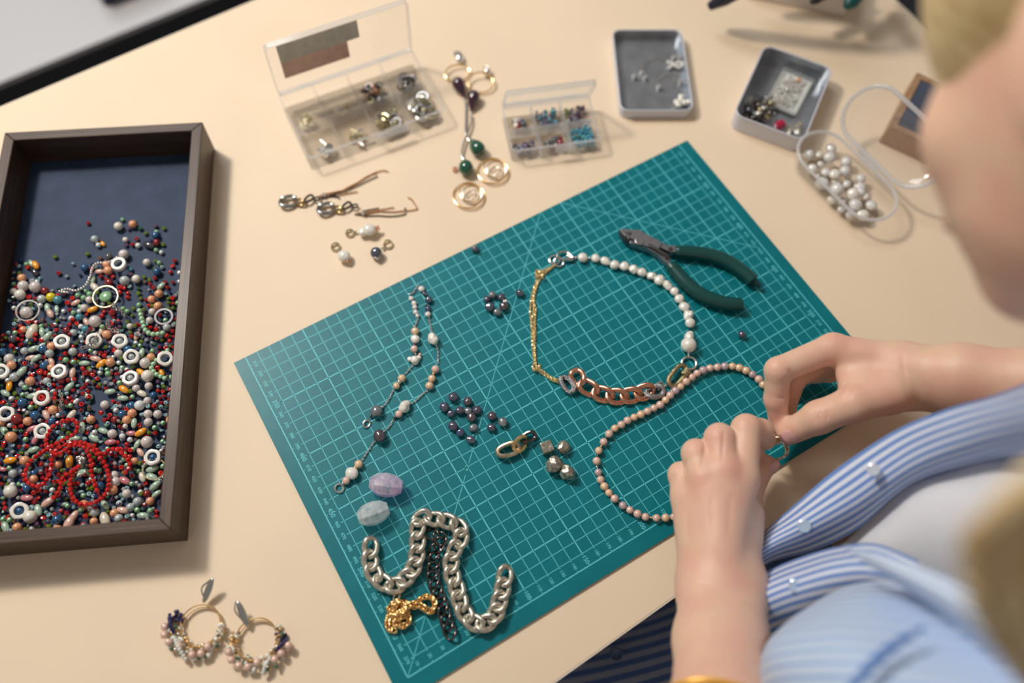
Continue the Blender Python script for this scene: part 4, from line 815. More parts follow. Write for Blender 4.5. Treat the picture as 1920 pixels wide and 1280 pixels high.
# --- long drop earrings (purple and green stones, gold hoops)
S9 = (810, 80, 3.879)
PURP = pr('dark purple stone', (.035, .004, .022), .1, coat=.6); GREN = pr('emerald green stone', (.0, .085, .045), .1, coat=.6)
def drop(t_, tip, fat, r, m_, nm):
    a = tb(S9, *tip); b = tb(S9, *fat); rm = rad(S9, r, *fat); a.z = TT + rm * .5; b.z = TT + rm; d = a - b; L = d.length
    pf = [(.0002, -rm), (rm * .55, -rm * .86), (rm * .9, -rm * .45), (rm, 0), (rm * .93, L * .25), (rm * .62, L * .55), (rm * .28, L * .82), (.0006, L)]
    obj(nm, xf(lathe(pf, 24), along(b, d) @ RM('Y', PI / 2)), m_, t_)
for E_ in (0, 1):
    t_ = thing('drop_earring', tb(S9, 250 + 10 * E_, 600), ('long drop earring ending in the right hand coil of gold hoops', 'long drop earring ending in the lower left coil of gold hoops')[E_], 'earring', 'purple and green drop earrings')
    if E_ == 0:
        g = [tb(S9, *q) for q in ((165, 75, .004), (195, 70, .006), (222, 110, .004), (215, 140, .003), (190, 120, .003), (170, 90, .003))]
        obj('ear_clip', join(tube(smooth_path(g, closed=True), .0012, 8, True), mv(sph(12, 8, .0035, .0060, .0022), *tb(S9, 197, 100, .004))), SILVER, t_)
        ringo('gold_hoop', S9, 185, 222, 98, .0008, GOLD, t_, z=TT + .003, sy=.75, rz=.4, tilt=.15)
        drop(t_, (238, 412), (192, 330), 47, PURP, 'purple_drop'); drop(t_, (275, 716), (335, 805), 54, GREN, 'green_drop')
        bar = [(238, 415), (245, 470), (245, 560), (243, 650), (262, 700), (275, 716)]; cc = (445, 938)
    else:
        obj('ear_clip', join(mv(sph(14, 10, .0040, .0040, .0040), *tb(S9, 400, 215, .004)), tube([tb(S9, 378, 180, .004), tb(S9, 400, 170, .006), tb(S9, 420, 195, .005)], .0009)), SILVER, t_)
        ringo('gold_hoop', S9, 355, 290, 98, .0008, GOLD, t_, z=TT + .0045, sy=.9, tilt=.2)
        drop(t_, (283, 518), (304, 425), 47, PURP, 'purple_drop'); drop(t_, (235, 858), (248, 945), 54, GREN, 'green_drop')
        bar = [(283, 520), (285, 580), (262, 650), (235, 720), (216, 790), (218, 830), (235, 858)]; cc = (278, 1112)
    obj('silver_bar', tube(smooth_path([tb(S9, x, y, .0025 + .001 * E_) for x, y in bar]), .0009, 8), pr('grey silver bar', (.45, .44, .44), .3, 1), t_)
    for q in (bar[0], bar[-1]): inst('pearl_spacer', proto('spacer', lambda: sph(12, 8), SILVER), Matrix.Translation(tb(S9, *q, .0035)) @ Matrix.Scale(.0011, 4), t_)
    for R_, dx, dy, m_, tl_ in ((122, 0, 0, GOLD, .05), (112, -6, -8, GOLD, .10), (84, 8, -22, GOLD, .12), (76, 22, -8, SILVER, .16), (42, 20, -4, SILVER, .25)):
        if E_: dx -= 10; dy += 4
        ringo('coil_ring', S9, cc[0] + dx, cc[1] + dy, R_, .0005, m_, t_, z=TT + .0012 + .0009 * tl_ * 10, tilt=tl_, rz=R_, sy=.96)
t_ = obj('flower_bead', join(*[mv(sph(8, 5, .0011, .0011, .001), *(tb(S9, 168 + 14 * math.cos(k * 1.26), 920 + 14 * math.sin(k * 1.26), .0018))) for k in range(5)]), COPPER, label='tiny rose gold flower bead left of the lower green stone', cat='bead')
# --- beaded hoop earrings, lower left
S10 = (280, 1070, 6.097)
for E_, (cx, cy, R_, a0, a1, cl_, lb) in enumerate(((582, 622, 228, 195, -5, ((618, 300), (640, 200), (690, 110)), 'beaded gold hoop earring, left of the pair, bottom left corner'), (1222, 780, 232, -32, 192, ((1085, 590), (1010, 500), (985, 350)), 'beaded gold hoop earring, right of the pair, bottom left corner'))):
    t_ = thing('hoop_earring', tb(S10, cx, cy), lb, 'earring', 'beaded hoop earrings')
    zz = TT + .005; c = place(S10, cx, cy, zz); Rm = rad(S10, R_, cx, cy)
    obj('gold_hoop', xf(torus(Rm, .0006, 48, 8), Matrix.Translation(c)), GOLD, t_)
    obj('gold_hoop', xf(torus(Rm * .97, .0004, 48, 8), Matrix.Translation(c + Vector((.0005, -.0010, -.0030))) @ RM('X', -.04)), GOLD, t_)
    q0 = tb(S10, *cl_[0], .006); q1 = tb(S10, *cl_[1], .009); q2 = tb(S10, *cl_[2], .012)
    dd = (q2 - q0).normalized()
    obj('ear_clip', xf(sph(14, 10, .0100, .0026, .0018), along(q0.lerp(q2, .42) + Vector((.0015, 0, 0)), dd)), pr('grey silver', (.55, .57, .56), .3, 1), t_)
    obj('clip_wire', tube(smooth_path([q0, q0.lerp(q2, .5) + Vector((-.0025, 0, .003)), q2]), .0006, 6), SILVER, t_)
    rr = random.Random(E_ + 5)
    IND = pr('dark indigo bead', (.02, .015, .09), .15); WSB = pr('bead milk seed', (.72, .74, .68), .2); DGB = pr('bead dgreen', (.02, .12, .06), .1)
    BIG = (((175, 635), (170, 730), (222, 810), (340, 860), (485, 955), (588, 940), (665, 865)), ((905, 925), (935, 1015), (1020, 1080), (1122, 1095), (1230, 1045), (1430, 1010), (1505, 940), (1590, 850)))[E_]
    for x, y in BIG:
        r1 = rad(S10, 44, x, y); pearl(t_, 'round', int(x) % 5, PEARLP, place(S10, x, y, TT + .004 + r1), r1)
    OUT = (((-10, 250), (20, 270), (60, 330), (100, 400), (135, 440), (165, 430), (195, 400), (215, 300)), ((-30, 330), (0, 370), (45, 385), (90, 400), (130, 360), (165, 340), (188, 320), (200, 260)))[E_]
    done = []
    for _ in range(900):
        if len(done) > 120: break
        deg = rr.uniform(OUT[0][0], OUT[-1][0]); out_ = np.interp(deg, [q_[0] for q_ in OUT], [q_[1] for q_ in OUT]); off = rr.uniform(R_ * .94, out_)
        x = cx + off * math.cos(math.radians(deg)); y = cy + off * math.sin(math.radians(deg))
        if any((x - q_[0]) ** 2 + (y - q_[1]) ** 2 < 15 ** 2 for q_ in done) or any((x - q_[0]) ** 2 + (y - q_[1]) ** 2 < 38 ** 2 for q_ in BIG): continue
        done.append((x, y)); kind = rr.random(); rmm = rr.uniform(.0011, .0015)
        if (E_ == 0 and deg > 188) or (E_ == 1 and -28 < deg < 10 and kind < .5): m_, nm = IND, 'indigo_bead'
        elif kind < .34: m_, nm = WSB, 'white_seed_bead'
        elif kind < .56: m_, nm = SILVER, 'silver_bead'
        elif kind < .78: m_, nm = GOLD, 'gold_bead'
        elif kind < .92: m_, nm = DGB, 'green_bead'
        else: rmm = .0018; m_, nm = PEARLW, 'small_pearl'
        inst(nm, proto('hb', lambda: sph(12, 8), m_), Matrix.Translation(place(S10, x, y, TT + rmm + .0005 + rr.uniform(0, .004))) @ Matrix.Scale(rmm, 4), t_)
    for s_ in ((215, 530, 260, 690), (270, 760, 400, 1000)) if E_ == 0 else ((1560, 790, 1450, 900), (1370, 980, 1290, 1160)):
        a = place(S10, s_[0], s_[1], TT + .0085); b = place(S10, s_[2], s_[3], TT + .0085); m_ = pr('dark indigo bead', (.02, .015, .09), .15) if (s_[1] < 800 and s_[3] < 950) else pr('bead milk seed', (.72, .74, .68), .2)
        for i in range(8): inst('wrapped_bead', proto('hb', lambda: sph(12, 8), m_), Matrix.Translation(a.lerp(b, i / 7) + Vector((0, 0, -.0008 * abs(i - 3.5)))) @ Matrix.Scale(.0015, 4), t_)
    wr = []
    for i in range(60):
        ang = math.radians((-10 + 200 * i / 59) if E_ == 0 else (-25 + 220 * i / 59)); wr.append(place(S10, cx + R_ * (1.08 + .1 * math.sin(i * 1.9)) * math.cos(ang), cy + R_ * (1.08 + .1 * math.sin(i * 1.9)) * math.sin(ang), TT + .006 + .003 * math.cos(i * 1.9)))
    obj('gold_wire', tube(wr, .00035, 5), GOLD, t_)

# ================================================================== containers
def frame4(o, ux, uy): return Matrix(((ux.x, uy.x, 0, o.x), (ux.y, uy.y, 0, o.y), (0, 0, 1, o.z), (0, 0, 0, 1)))
def rectfit(TLp, TRp, BRp, BLp):
    c = (TLp + TRp + BRp + BLp) / 4; ux = ((TRp - TLp) + (BRp - BLp)).normalized(); w_ = ((TRp - TLp).length + (BRp - BLp).length) / 2
    uy = Vector((-ux.y, ux.x, 0)); h_ = (((TLp - BLp).length + (TRp - BRp).length) / 2); return c, ux, uy, w_, h_
def ring_wall(w_, h_, r, t, z0, z1):          # open rim band
    a = rrect(w_, h_, r); b = rrect(w_ - 2 * t, h_ - 2 * t, max(r - t, .0003)); n = len(a)
    V = [(x, y, z0) for x, y in a] + [(x, y, z1) for x, y in a] + [(x, y, z1) for x, y in b] + [(x, y, z0) for x, y in b]; F = []
    for k in range(4):
        for j in range(n): F.append((k * n + j, k * n + (j + 1) % n, ((k + 1) % 4) * n + (j + 1) % n, ((k + 1) % 4) * n + j))
    return V, F
def organizer(name, TLp, TRp, BRp, BLp, hgt, cols, rows, lid_len, lid_ang, label, flex, wall=.0012):
    c, ux, uy, w_, h_ = rectfit(TLp, TRp, BRp, BLp); c.z = TT; M = frame4(c, ux, uy); t_ = thing(name, c, label, 'organizer box')
    obj('box_floor', xf(rprism(rrect(w_ - .001, h_ - .001, .003), .0012), M), FLOORC, t_)
    obj('box_wall', xf(ring_wall(w_, h_, .004, wall, .0012, hgt), M), flex, t_)
    obj('rim', xf(ring_wall(w_ + .0012, h_ + .0012, .0045, .0014, hgt - .0016, hgt + .0004), M), EDGE, t_)
    for k in range(1, cols): obj('divider', xf(mv(box(.0011, h_ - 2 * wall, hgt - .0028), -w_ / 2 + w_ * k / cols, 0, .0012), M), DIVC if cols == 4 else EDGE, t_, smooth=False)
    for k in range(1, rows):
        for q in range(cols): obj('cross_divider', xf(mv(box(w_ / cols - .0024, .0011, hgt - .0045), -w_ / 2 + w_ * (q + .5) / cols, -h_ / 2 + h_ * k / rows, .0012), M), DIVC if cols == 4 else EDGE, t_, smooth=False)
    obj('latch', xf(mv(box(w_ * .22, .0025, .006, .0006), w_ * .1, -h_ / 2 - .0014, hgt - .0075), M), EDGE, t_)
    # lid turned back round the hinge
    Lm = M @ Matrix.Translation((0, h_ / 2 + .0012, hgt)) @ RM('X', lid_ang)
    lid = obj('lid', xf(mv(box(w_, lid_len, .0012, .0004), 0, lid_len / 2 + .001, 0), Lm), flex, t_)
    obj('lid_rim', xf(mv(ring_wall(w_, lid_len, .0045, .0011, -.0001, .0055), 0, lid_len / 2 + .001, 0), Lm @ RM('X', 0) @ Matrix.Diagonal((1, 1, 1, 1))), EDGE, t_)
    for s_ in (-.3, .3): obj('hinge', xf(tube([(w_ * s_ - .006, 0, 0), (w_ * s_ + .006, 0, 0)], .0011, 8), M @ Matrix.Translation((0, h_ / 2 + .0006, hgt - .0006))), EDGE, t_)
    return t_, M, Lm, w_, h_
S11 = (480, 0, 3.879); OH = .0185
q = [place(S11, x, y, TT + OH) for x, y in ((165, 682), (1132, 362), (1370, 790), (372, 1160))]
og, OM, OL, OW, OD = organizer('organizer_box', *q, OH, 4, 2, .062, math.radians(92), 'large clear plastic organizer box with its lid up, eight compartments of metal findings', CLEAR)
def on_lid(x0, y0, x1, y1, col, nm):
    V = [(x0, y0, .0016), (x1, y0, .0016), (x1, y1, .0016), (x0, y1, .0016)]; return obj(nm, xf(join((V, [(0, 1, 2, 3)]), (  [(a, b, .0018) for a, b, _ in V], [(0, 1, 2, 3)])), OL @ Matrix.Diagonal((1, 1, 1, 1))), col, og, smooth=False)
LW_ = OW; LL = .062
on_lid(-LW_ / 2 + LW_ * .08, LL * .60, -LW_ / 2 + LW_ * .64, LL * .93, pr('grey label paper', (.46, .46, .42), .6, var=.1, scale=120), 'grey_label')
on_lid(-LW_ / 2 + LW_ * .08, LL * .28, -LW_ / 2 + LW_ * .55, LL * .597, pr('dull pink label paper', (.56, .38, .32), .6, var=.12, scale=120), 'pink_label')
# findings inside
def finding(kind, sd):
    if kind == 'jump': return torus(1, .16, 20, 6)
    if kind == 'flatring': return torus(1, .28, 20, 6, flat=.6)
    if kind == 'clasp': return join(tube(smooth_path([(-1, 0, 0), (-.6, .5, 0), (.1, .55, 0), (.9, .15, 0), (1.1, -.1, 0), (.6, -.4, 0), (-.2, -.45, 0), (-.8, -.35, 0)]), .17, 6), torus(.25, .1, 10, 4))
    if kind == 'ball': return sph(14, 10)
    if kind == 'bar': return join(tube([(-1.5, 0, 0), (1.5, 0, 0)], .22, 8), mv(sph(8, 6, .35, .35, .35), 1.5, 0, 0))
    if kind == 'cup': return lathe([(.3, -.5), (.9, -.3), (1, .5), (.8, .5), (.7, -.1)], 14)
FN = {'jump': ('jump_ring', 'metal jump ring', 'ring'), 'flatring': ('flat_ring', 'flat metal ring', 'ring'), 'clasp': ('lobster_clasp', 'small lobster clasp', 'clasp'), 'ball': ('metal_ball', 'shiny metal ball bead', 'bead'), 'bar': ('head_pin', 'short metal pin', 'pin'), 'cup': ('bead_cup', 'small metal bead cup', 'bead cap')}
OLDG = pr('olive brass', (.45, .40, .22), .3, 1)
def fill(M, w_, h_, hgt, cols, col, row, rows, kinds, n, size, words, mats_, zlev=3, spread=1.0, bias=(0, 0)):
    cw = w_ / cols; ch = h_ / rows; cx = -w_ / 2 + cw * (col + .5); cy = -h_ / 2 + ch * (row + .5)
    for i in range(n):
        k = random.choice(kinds); m_ = random.choice(mats_); s_ = size * 1.28 * random.uniform(.8, 1.2) * (.75 if k == 'ball' else 1); mx = max(cw / 2 - s_ * 1.6 - .0016, .0004); my = max(ch / 2 - s_ * 1.6 - .0016, .0004)
        x = cx + max(-1, min(1, random.uniform(-1, 1) * spread + bias[0])) * mx; y = cy + max(-1, min(1, random.uniform(-1, 1) * spread + bias[1])) * my
        z = .0014 + s_ * .5 + random.random() * zlev * .001
        Mx = M @ Matrix.Translation((x, y, z + s_ * .3)) @ RM('Z', random.uniform(0, 6.3)) @ RM('X', random.uniform(-.7, .7)) @ Matrix.Scale(s_, 4)
        inst(FN[k][0], proto('find_' + k, lambda k=k: finding(k, 0), m_), Mx, label=FN[k][1] + ' ' + words, cat=FN[k][2], group=FN[k][1] + 's ' + words)
g_ = 'in the large organizer box'
fill(OM, OW, OD, OH, 4, 0, 1, 2, ['jump', 'clasp'], 7, .0028, g_ + ', back row, far left', [OLDG, PGOLD], 1, .5, (-.2, -.7))
fill(OM, OW, OD, OH, 4, 1, 1, 2, ['ball'], 4, .0028, g_ + ', back row, second from left', [SILVER, PGOLD], 1, .9, (.3, -.7))
fill(OM, OW, OD, OH, 4, 2, 1, 2, ['ball', 'jump', 'cup'], 30, .0026, g_ + ', back row, third from left', [SILVER, OLDG, BLACKM, BLACKM, COPPER], 4, .9, (0, -.5))
fill(OM, OW, OD, OH, 4, 3, 1, 2, ['flatring', 'jump'], 16, .0040, g_ + ', back row, far right', [SILVER, BLACKM, BLACKM], 4, .7, (0, -.5))
fill(OM, OW, OD, OH, 4, 0, 0, 2, ['bar', 'clasp', 'cup'], 12, .0026, g_ + ', front row, far left', [SILVER, SILVER], 2, .6, (.3, -.6))
fill(OM, OW, OD, OH, 4, 1, 0, 2, ['clasp', 'bar'], 12, .0034, g_ + ', front row, second from left', [PGOLD, SILVER, OLDG], 2, .6, (.2, -.6))
fill(OM, OW, OD, OH, 4, 2, 0, 2, ['clasp', 'jump'], 36, .0032, g_ + ', front row, third from left', [OLDG, BLACKM, SILVER, OLDG], 5, 1, (0, -.2))
fill(OM, OW, OD, OH, 4, 3, 0, 2, ['jump', 'clasp', 'flatring'], 33, .0036, g_ + ', front row, far right', [SILVER, BLACKM, OLDG, SILVER], 6, 1, (0, -.1))
# --- small six compartment bead box
BH = .017
q = [place(S9, x, y, TT + BH) for x, y in ((510, 452), (1150, 375), (1215, 702), (577, 792))]
bx, BM, BLm, BW, BD = organizer('bead_box', *q, BH, 3, 2, .040, math.radians(114), 'small clear six compartment box of tiny beads with its lid raised', MILKY)
def fillb(col, row, ks, n, words, lay=3, dmul=.95, bias=0):
    cw = BW / 3; ch = BD / 2; cx = -BW / 2 + cw * (col + .5); cy = -BD / 2 + ch * (row + .5)
    for i in range(n):
        k = random.choice(ks); d = BK[k][2] * dmul * random.uniform(.8, 1.15) / 1000; r = d / 2
        x = cx + random.uniform(-1, 1) * (cw / 2 - r * 1.8 - .001); y = cy + random.uniform(-1 if not bias else -1, 1 if not bias else .3) * (ch / 2 - r * 1.8 - .001); z = .0014 + r + random.random() * lay * .0016
        inst(NM[BK[k][0]], bead_proto(k), BM @ Matrix.Translation((x, y, z)) @ RM('Z', random.uniform(0, 6)) @ RM('X', random.uniform(-1, 1)) @ Matrix.Scale(r, 4), label=BK[k][3] + ' ' + words, cat='bead', group='beads ' + words)
w6 = 'in the small bead box, '
BK['skyblue'] = ('seed', bead_mat('skyblue', (.08, .42, .58), .2), 3.4, 'small bright turquoise seed bead'); BK['slate'] = ('facet', bead_mat('slate', (.12, .12, .19), .1, var=.3, scale=700), 4.2, 'small slate blue bead')
fillb(0, 1, ['orange', 'blue', 'grey', 'darkred', 'white', 'navy', 'brown'], 18, w6 + 'back left', 2, 1.0, 1); fillb(1, 1, ['slate', 'slate', 'slate', 'navy', 'crystal', 'teal'], 46, w6 + 'back middle', 4); fillb(2, 1, ['slate', 'purple', 'purple', 'olive', 'navy', 'crystal'], 40, w6 + 'back right', 4)
fillb(0, 0, ['slate', 'slate', 'purple', 'brown', 'crystal', 'navy'], 50, w6 + 'front left', 3, .95, 1); fillb(1, 0, ['grey', 'darkred', 'crystal', 'brown', 'rice'], 18, w6 + 'front middle', 2, 1.0, 1); fillb(2, 0, ['skyblue'] * 9 + ['navy', 'dgreen', 'teal'], 100, w6 + 'front right', 5)
for x, y in ((860, 690),):
    obj('flat_ring', xf(torus(.0045, .0006, 24, 6, .8), Matrix.Translation(tb(S9, x, y, .009)) @ RM('X', .5)), PGOLD, label='cream coloured curved ring in the front middle of the small bead box', cat='ring')
# --- tins
TIN = pr('tin metal', (.42, .45, .49), .3, .8, var=.12, scale=60, bump=.06, bscale=300); TINW = pr('white tin paint', (.62, .64, .72), .3, coat=.3)
S12 = (1120, 0, 4.0)
def tin(name, pts, hgt, rr_, label):
    q = [place(S12, x, y, TT + hgt) for x, y in pts]; c, ux, uy, w_, h_ = rectfit(*q); c.z = TT; M = frame4(c, ux, uy); t_ = thing(name, c, label, 'tin')
    obj('tin_side', xf(ring_wall(w_, h_, rr_, .0005, .0004, hgt - .0003), M), TINW, t_)
    obj('rolled_rim', xf(tube([(x, y, hgt - .0002) for x, y in rrect(w_ - .0006, h_ - .0006, rr_, 8)], .0008, 8, True), M), TINW, t_)
    obj('inner_wall', xf(ring_wall(w_ - .0014, h_ - .0014, rr_, .0004, .0008, hgt - .0008), M), TIN, t_)
    obj('bottom', xf(rprism(rrect(w_ - .001, h_ - .001, rr_, 6), .0008), M), TIN, t_)
    obj('step', xf(ring_wall(w_ - .0022, h_ - .0022, rr_, .0010, .0008, hgt * .35), M), TIN, t_); return t_, M, w_, h_
t1_, TM1, tw1, th1 = tin('metal_tin', [(103, 224), (612, 222), (742, 830), (182, 830)], .011, .008, 'shallow rectangular tin lid lying open with a few crystals')
t2_, TM2, tw2, th2 = tin('metal_tin', [(1262, 340), (1772, 512), (1545, 1060), (1018, 850)], .019, .009, 'deep white rimmed tin full of silver findings and a red bead')
def loose(M, pts, kinds, size, words, mats_, z0=.0016):
    for x, y, z in pts:
        k = random.choice(kinds); m_ = random.choice(mats_); s_ = size * random.uniform(.8, 1.2)
        lp = M.inverted() @ place(S12, x, y, TT + z0 + z + s_ * .6); bx_, by_ = WHALF; lp.x = max(-bx_ + s_ * 1.6, min(bx_ - s_ * 1.6, lp.x)); lp.y = max(-by_ + s_ * 1.6, min(by_ - s_ * 1.6, lp.y))
        inst(FN[k][0], proto('find_' + k, lambda k=k: finding(k, 0), m_), Matrix.Translation(M @ lp) @ RM('Z', random.uniform(0, 6)) @ RM('X', random.uniform(-.8, .8)) @ Matrix.Scale(s_, 4), label=FN[k][1] + ' ' + words, cat=FN[k][2], group=FN[k][1] + 's ' + words)
CRY = pr('crystal stone', (.7, .7, .68), .08, .6, spec=1)
for x, y in ((280, 570), (335, 545), (360, 578), (465, 650), (575, 430), (615, 432), (625, 610)):
    inst('crystal_stud', proto('facet_crystal', lambda: ico(1), CRY, smooth=False), Matrix.Translation(place(S12, x, y, TT + .004)) @ Matrix.Scale(.0028, 4), label='glittering crystal stud in the shallow tin', cat='stud', group='crystal studs in the shallow tin')
for x, y in ((595, 765), (630, 725), (655, 768), (610, 785), (685, 765), (625, 750)):
    inst('pearl', proto('pearl_button2', lambda: pearl_shape('button', 2), PEARLW), Matrix.Translation(place(S12, x, y, TT + .005)) @ Matrix.Scale(.0030, 4), label='small cream pearl in the corner of the shallow tin', cat='pearl', group='cream pearls in the shallow tin')
for i in range(10):
    inst('pearl', proto('pearl_round2', lambda: pearl_shape('round', 2), PEARLG), Matrix.Translation(place(S12, 535 + (i % 5) * 24 + (i // 5) * 8, 468 + (i // 5) * 22 + i % 3 * 8, TT + .0035)) @ Matrix.Scale(.0022, 4), label='tiny silvery pearl clustered at the right side of the shallow tin', cat='pearl', group='tiny silvery pearls in the shallow tin')
for pts in ([(345, 520), (370, 460), (430, 425), (490, 440), (560, 470)], [(470, 640), (470, 580), (520, 555), (600, 560), (560, 650)]):
    obj('ear_wire', tube(smooth_path([place(S12, x, y, TT + .003) for x, y in pts]), .0004, 6), SILVER, label='thin curved ear wire in the shallow tin', cat='wire', group='ear wires in the shallow tin')
for x, y in ((600, 590), (625, 640)): obj('plastic_stopper', mv(lathe([(.003, 0), (.004, .002), (.002, .004)], 14), *place(S12, x, y, TT + .002)), CLEAR, label='clear plastic ear stopper in the shallow tin', cat='stopper', group='plastic stoppers in the shallow tin')
R_ = random.Random(3); WHALF = (tw2 / 2 - .003, th2 / 2 - .003)
loose(TM2, [(min(1310, max(1135, R_.gauss(1225, 60))), min(880, max(740, R_.gauss(815, 45))) + max(0, (0)), R_.uniform(0, .005)) for _ in range(85)], ['jump', 'clasp', 'ball', 'bar', 'flatring'], .0029, 'piled in the left corner of the deep tin', [SILVER, BLACKM, BLACKM, OLDG, DARKM])
loose(TM2, [(R_.uniform(1420, 1540), R_.uniform(925, 1010), R_.uniform(0, .002)) for _ in range(40)], ['jump', 'cup'], .0014, 'scattered in the near corner of the deep tin', [SILVER, SILVER, PGOLD])
inst('red_bead', proto('fat_bead', lambda: lathe([(.4, -1), (.9, -.8), (1, 0), (.9, .8), (.4, 1)], 18), pr('raspberry red bead', (.42, .0, .05), .12, coat=.5)), Matrix.Translation(place(S12, 1368, 940, TT + .007)) @ RM('Z', .5) @ RM('Y', 1.4) @ Matrix.Scale(.0048, 4), label='raspberry red bead in the deep tin', cat='bead')
# plastic tray with tiny balls inside the deep tin
q = [place(S12, x, y, TT + .009) for x, y in ((1395, 505), (1625, 580), (1500, 860), (1275, 740))]; c, ux, uy, w_, h_ = rectfit(*q); c.z = TT + .0035; M = frame4(c, ux, uy)
sm_ = thing('plastic_tray', c, 'small white frosted plastic tray of tiny silver balls inside the deep tin', 'tray'); obj('tray_floor', xf(rprism(rrect(w_, h_, .003), .001), M), pr('milky plastic', (.62, .64, .60), .35), sm_); obj('tray_wall', xf(ring_wall(w_, h_, .003, .001, .001, .0055), M), EDGE, sm_)
tiny = []
for i in range(150):
    x = R_.uniform(-.36, .30) * w_; y = R_.uniform(-.42, .40) * h_; tiny.append(mv(sph(8, 5, .0011, .0011, .0011), x, y, .0022 + R_.random() * .0014))
obj('tiny_balls', xf(join(*tiny), M), SILVER, label='fine tiny silver balls in the small plastic tray', cat='beads', kind='stuff')
inst('round_bead', bead_proto('peach'), M @ Matrix.Translation((w_ * .08, h_ * .33, .0045)) @ Matrix.Scale(.0022, 4), label='small peach bead among the tiny silver balls', cat='bead')
# --- clear oval case of white pearls
def stadium(hl, r, n=12): return [(hl + r * math.cos(a), r * math.sin(a)) for a in [-PI / 2 + PI * i / n for i in range(n + 1)]] + [(-hl + r * math.cos(a), r * math.sin(a)) for a in [PI / 2 + PI * i / n for i in range(n + 1)]]
S13 = (1460, 100, 3.3675); CH = .022
c1 = place(S13, 292, 632, TT + CH); c2 = place(S13, 570, 905, TT + CH); cc = (c1 + c2) / 2; cc.z = TT; ux = (c2 - c1); ux.z = 0; hl = ux.length / 2; ux.normalize(); uy = Vector((-ux.y, ux.x, 0)); M = frame4(cc, ux, uy); CRr = .0243
pc = thing('pearl_case', cc, 'oval clear plastic case with its lid open holding white pearls', 'case')
def stad_shell(r, hl, hgt, t, base=.72, dome=False):
    lv = [(base, 0), (base + .16, .001), (.95, hgt * .3), (1, hgt)]; V = []; n = 0; F = []
    outs = [([(x if False else (math.copysign(hl, x) if abs(x) > hl else x) + (x - math.copysign(hl, x)) * k if abs(x) > hl else x, y * k) for x, y in stadium(hl, r)], z) for k, z in lv]
    ins = [([((math.copysign(hl, x) + (x - math.copysign(hl, x)) * (k - t / r)) if abs(x) > hl else x, y * (k - t / r)) for x, y in stadium(hl, r)], z + (t if z < hgt * .5 else 0)) for k, z in reversed(lv)]
    rings = outs + ins; n = len(rings[0][0])
    for pts, z in rings: V += [(x, y, z) for x, y in pts]
    for k in range(len(rings) - 1):
        for j in range(n): F.append((k * n + j, k * n + (j + 1) % n, (k + 1) * n + (j + 1) % n, (k + 1) * n + j))
    F.append(tuple(reversed(range(n)))); F.append(tuple((len(rings) - 1) * n + j for j in range(n))); return V, F
obj('case_base', xf(stad_shell(CRr, hl, CH, .0009), M), CLEAR, pc); obj('case_rim', xf(tube([(x, y, CH) for x, y in stadium(hl, CRr)], .0016, 8, True), M), RIMW, pc)
LMx = M @ Matrix.Translation((0, CRr + .0035, CH + .001)) @ RM('X', math.radians(43)) @ Matrix.Translation((0, CRr + .0035, 0)) @ Matrix.Diagonal((1, 1.08, 1, 1))
obj('case_lid', xf(stad_shell(CRr, hl, .012, .0009, .6), LMx @ Matrix.Translation((0, 0, -.012))), CLEAR, pc); obj('lid_rim', xf(tube([(x, y, 0) for x, y in stadium(hl, CRr)], .0020, 8, True), LMx), RIMW, pc)
obj('hinge', xf(mv(box(.022, .006, .001, .0003), 0, CRr + .003, CH), M), EDGE, pc)
PP = [(190, 640, 34), (255, 640, 24), (330, 600, 34), (322, 655, 38), (210, 730, 33), (298, 752, 30), (265, 700, 22), (355, 765, 36), (425, 688, 36), (420, 740, 34), (437, 775, 28), (275, 820, 42), (368, 860, 44), (362, 808, 30), (430, 825, 28), (518, 790, 30), (468, 890, 42), (515, 845, 34), (520, 875, 30), (335, 925, 30), (398, 935, 30), (485, 955, 42), (545, 905, 28), (585, 960, 36), (455, 1020, 32), (530, 1022, 40), (395, 985, 26), (490, 840, 18), (245, 775, 16)]
for i, (x, y, r) in enumerate(PP):
    rm = rad(S13, r, x, y) * .98; z = TT + .0018 + rm + (0.003 if i % 3 == 0 else .0008) + (.004 if i in (3, 7, 12, 16, 9) else 0)
    pearl(None, 'button' if i % 4 else 'round', i % 6, (PEARLG, PEARLW, PEARLG)[i % 3], place(S13, x, y, z), rm, i, name='pearl', label='%s white pearl in the oval case, %s end, %s side' % ('large' if r > 33 else 'medium' if r > 28 else 'small', 'upper' if x + y < 1060 else 'towards the upper' if x + y < 1200 else 'towards the lower' if x + y < 1380 else 'lower', 'left' if y - x > 430 else 'centre' if y - x > 340 else 'right'), cat='pearl', group='white pearls in the oval case')
# --- wooden display box beyond the case lid
WB = wood('light walnut', .5, (.30, .17, .09), (.46, .29, .17)); q = [P(1716, 138, TT + .022), P(1830, 186, TT + .022), P(1776, 290, TT + .022), P(1668, 238, TT + .022)]
c, ux, uy, w_, h_ = rectfit(*q); c.z = TT; M = frame4(c, ux, uy); wb = thing('display_box', c, 'small wooden display box with a navy velvet top behind the open case lid', 'box')
obj('box_body', xf(box(w_, h_, .0215, .001), M), WB, wb); obj('box_frame', xf(ring_wall(w_, h_, .001, .006, .0215, .0235), M), WB, wb); obj('velvet_pad', xf(mv(box(w_ - .0125, h_ - .0125, .0012, .0004), 0, 0, .0216), M), pr('navy velvet', (.03, .045, .085), .8, sheen=.5), wb)
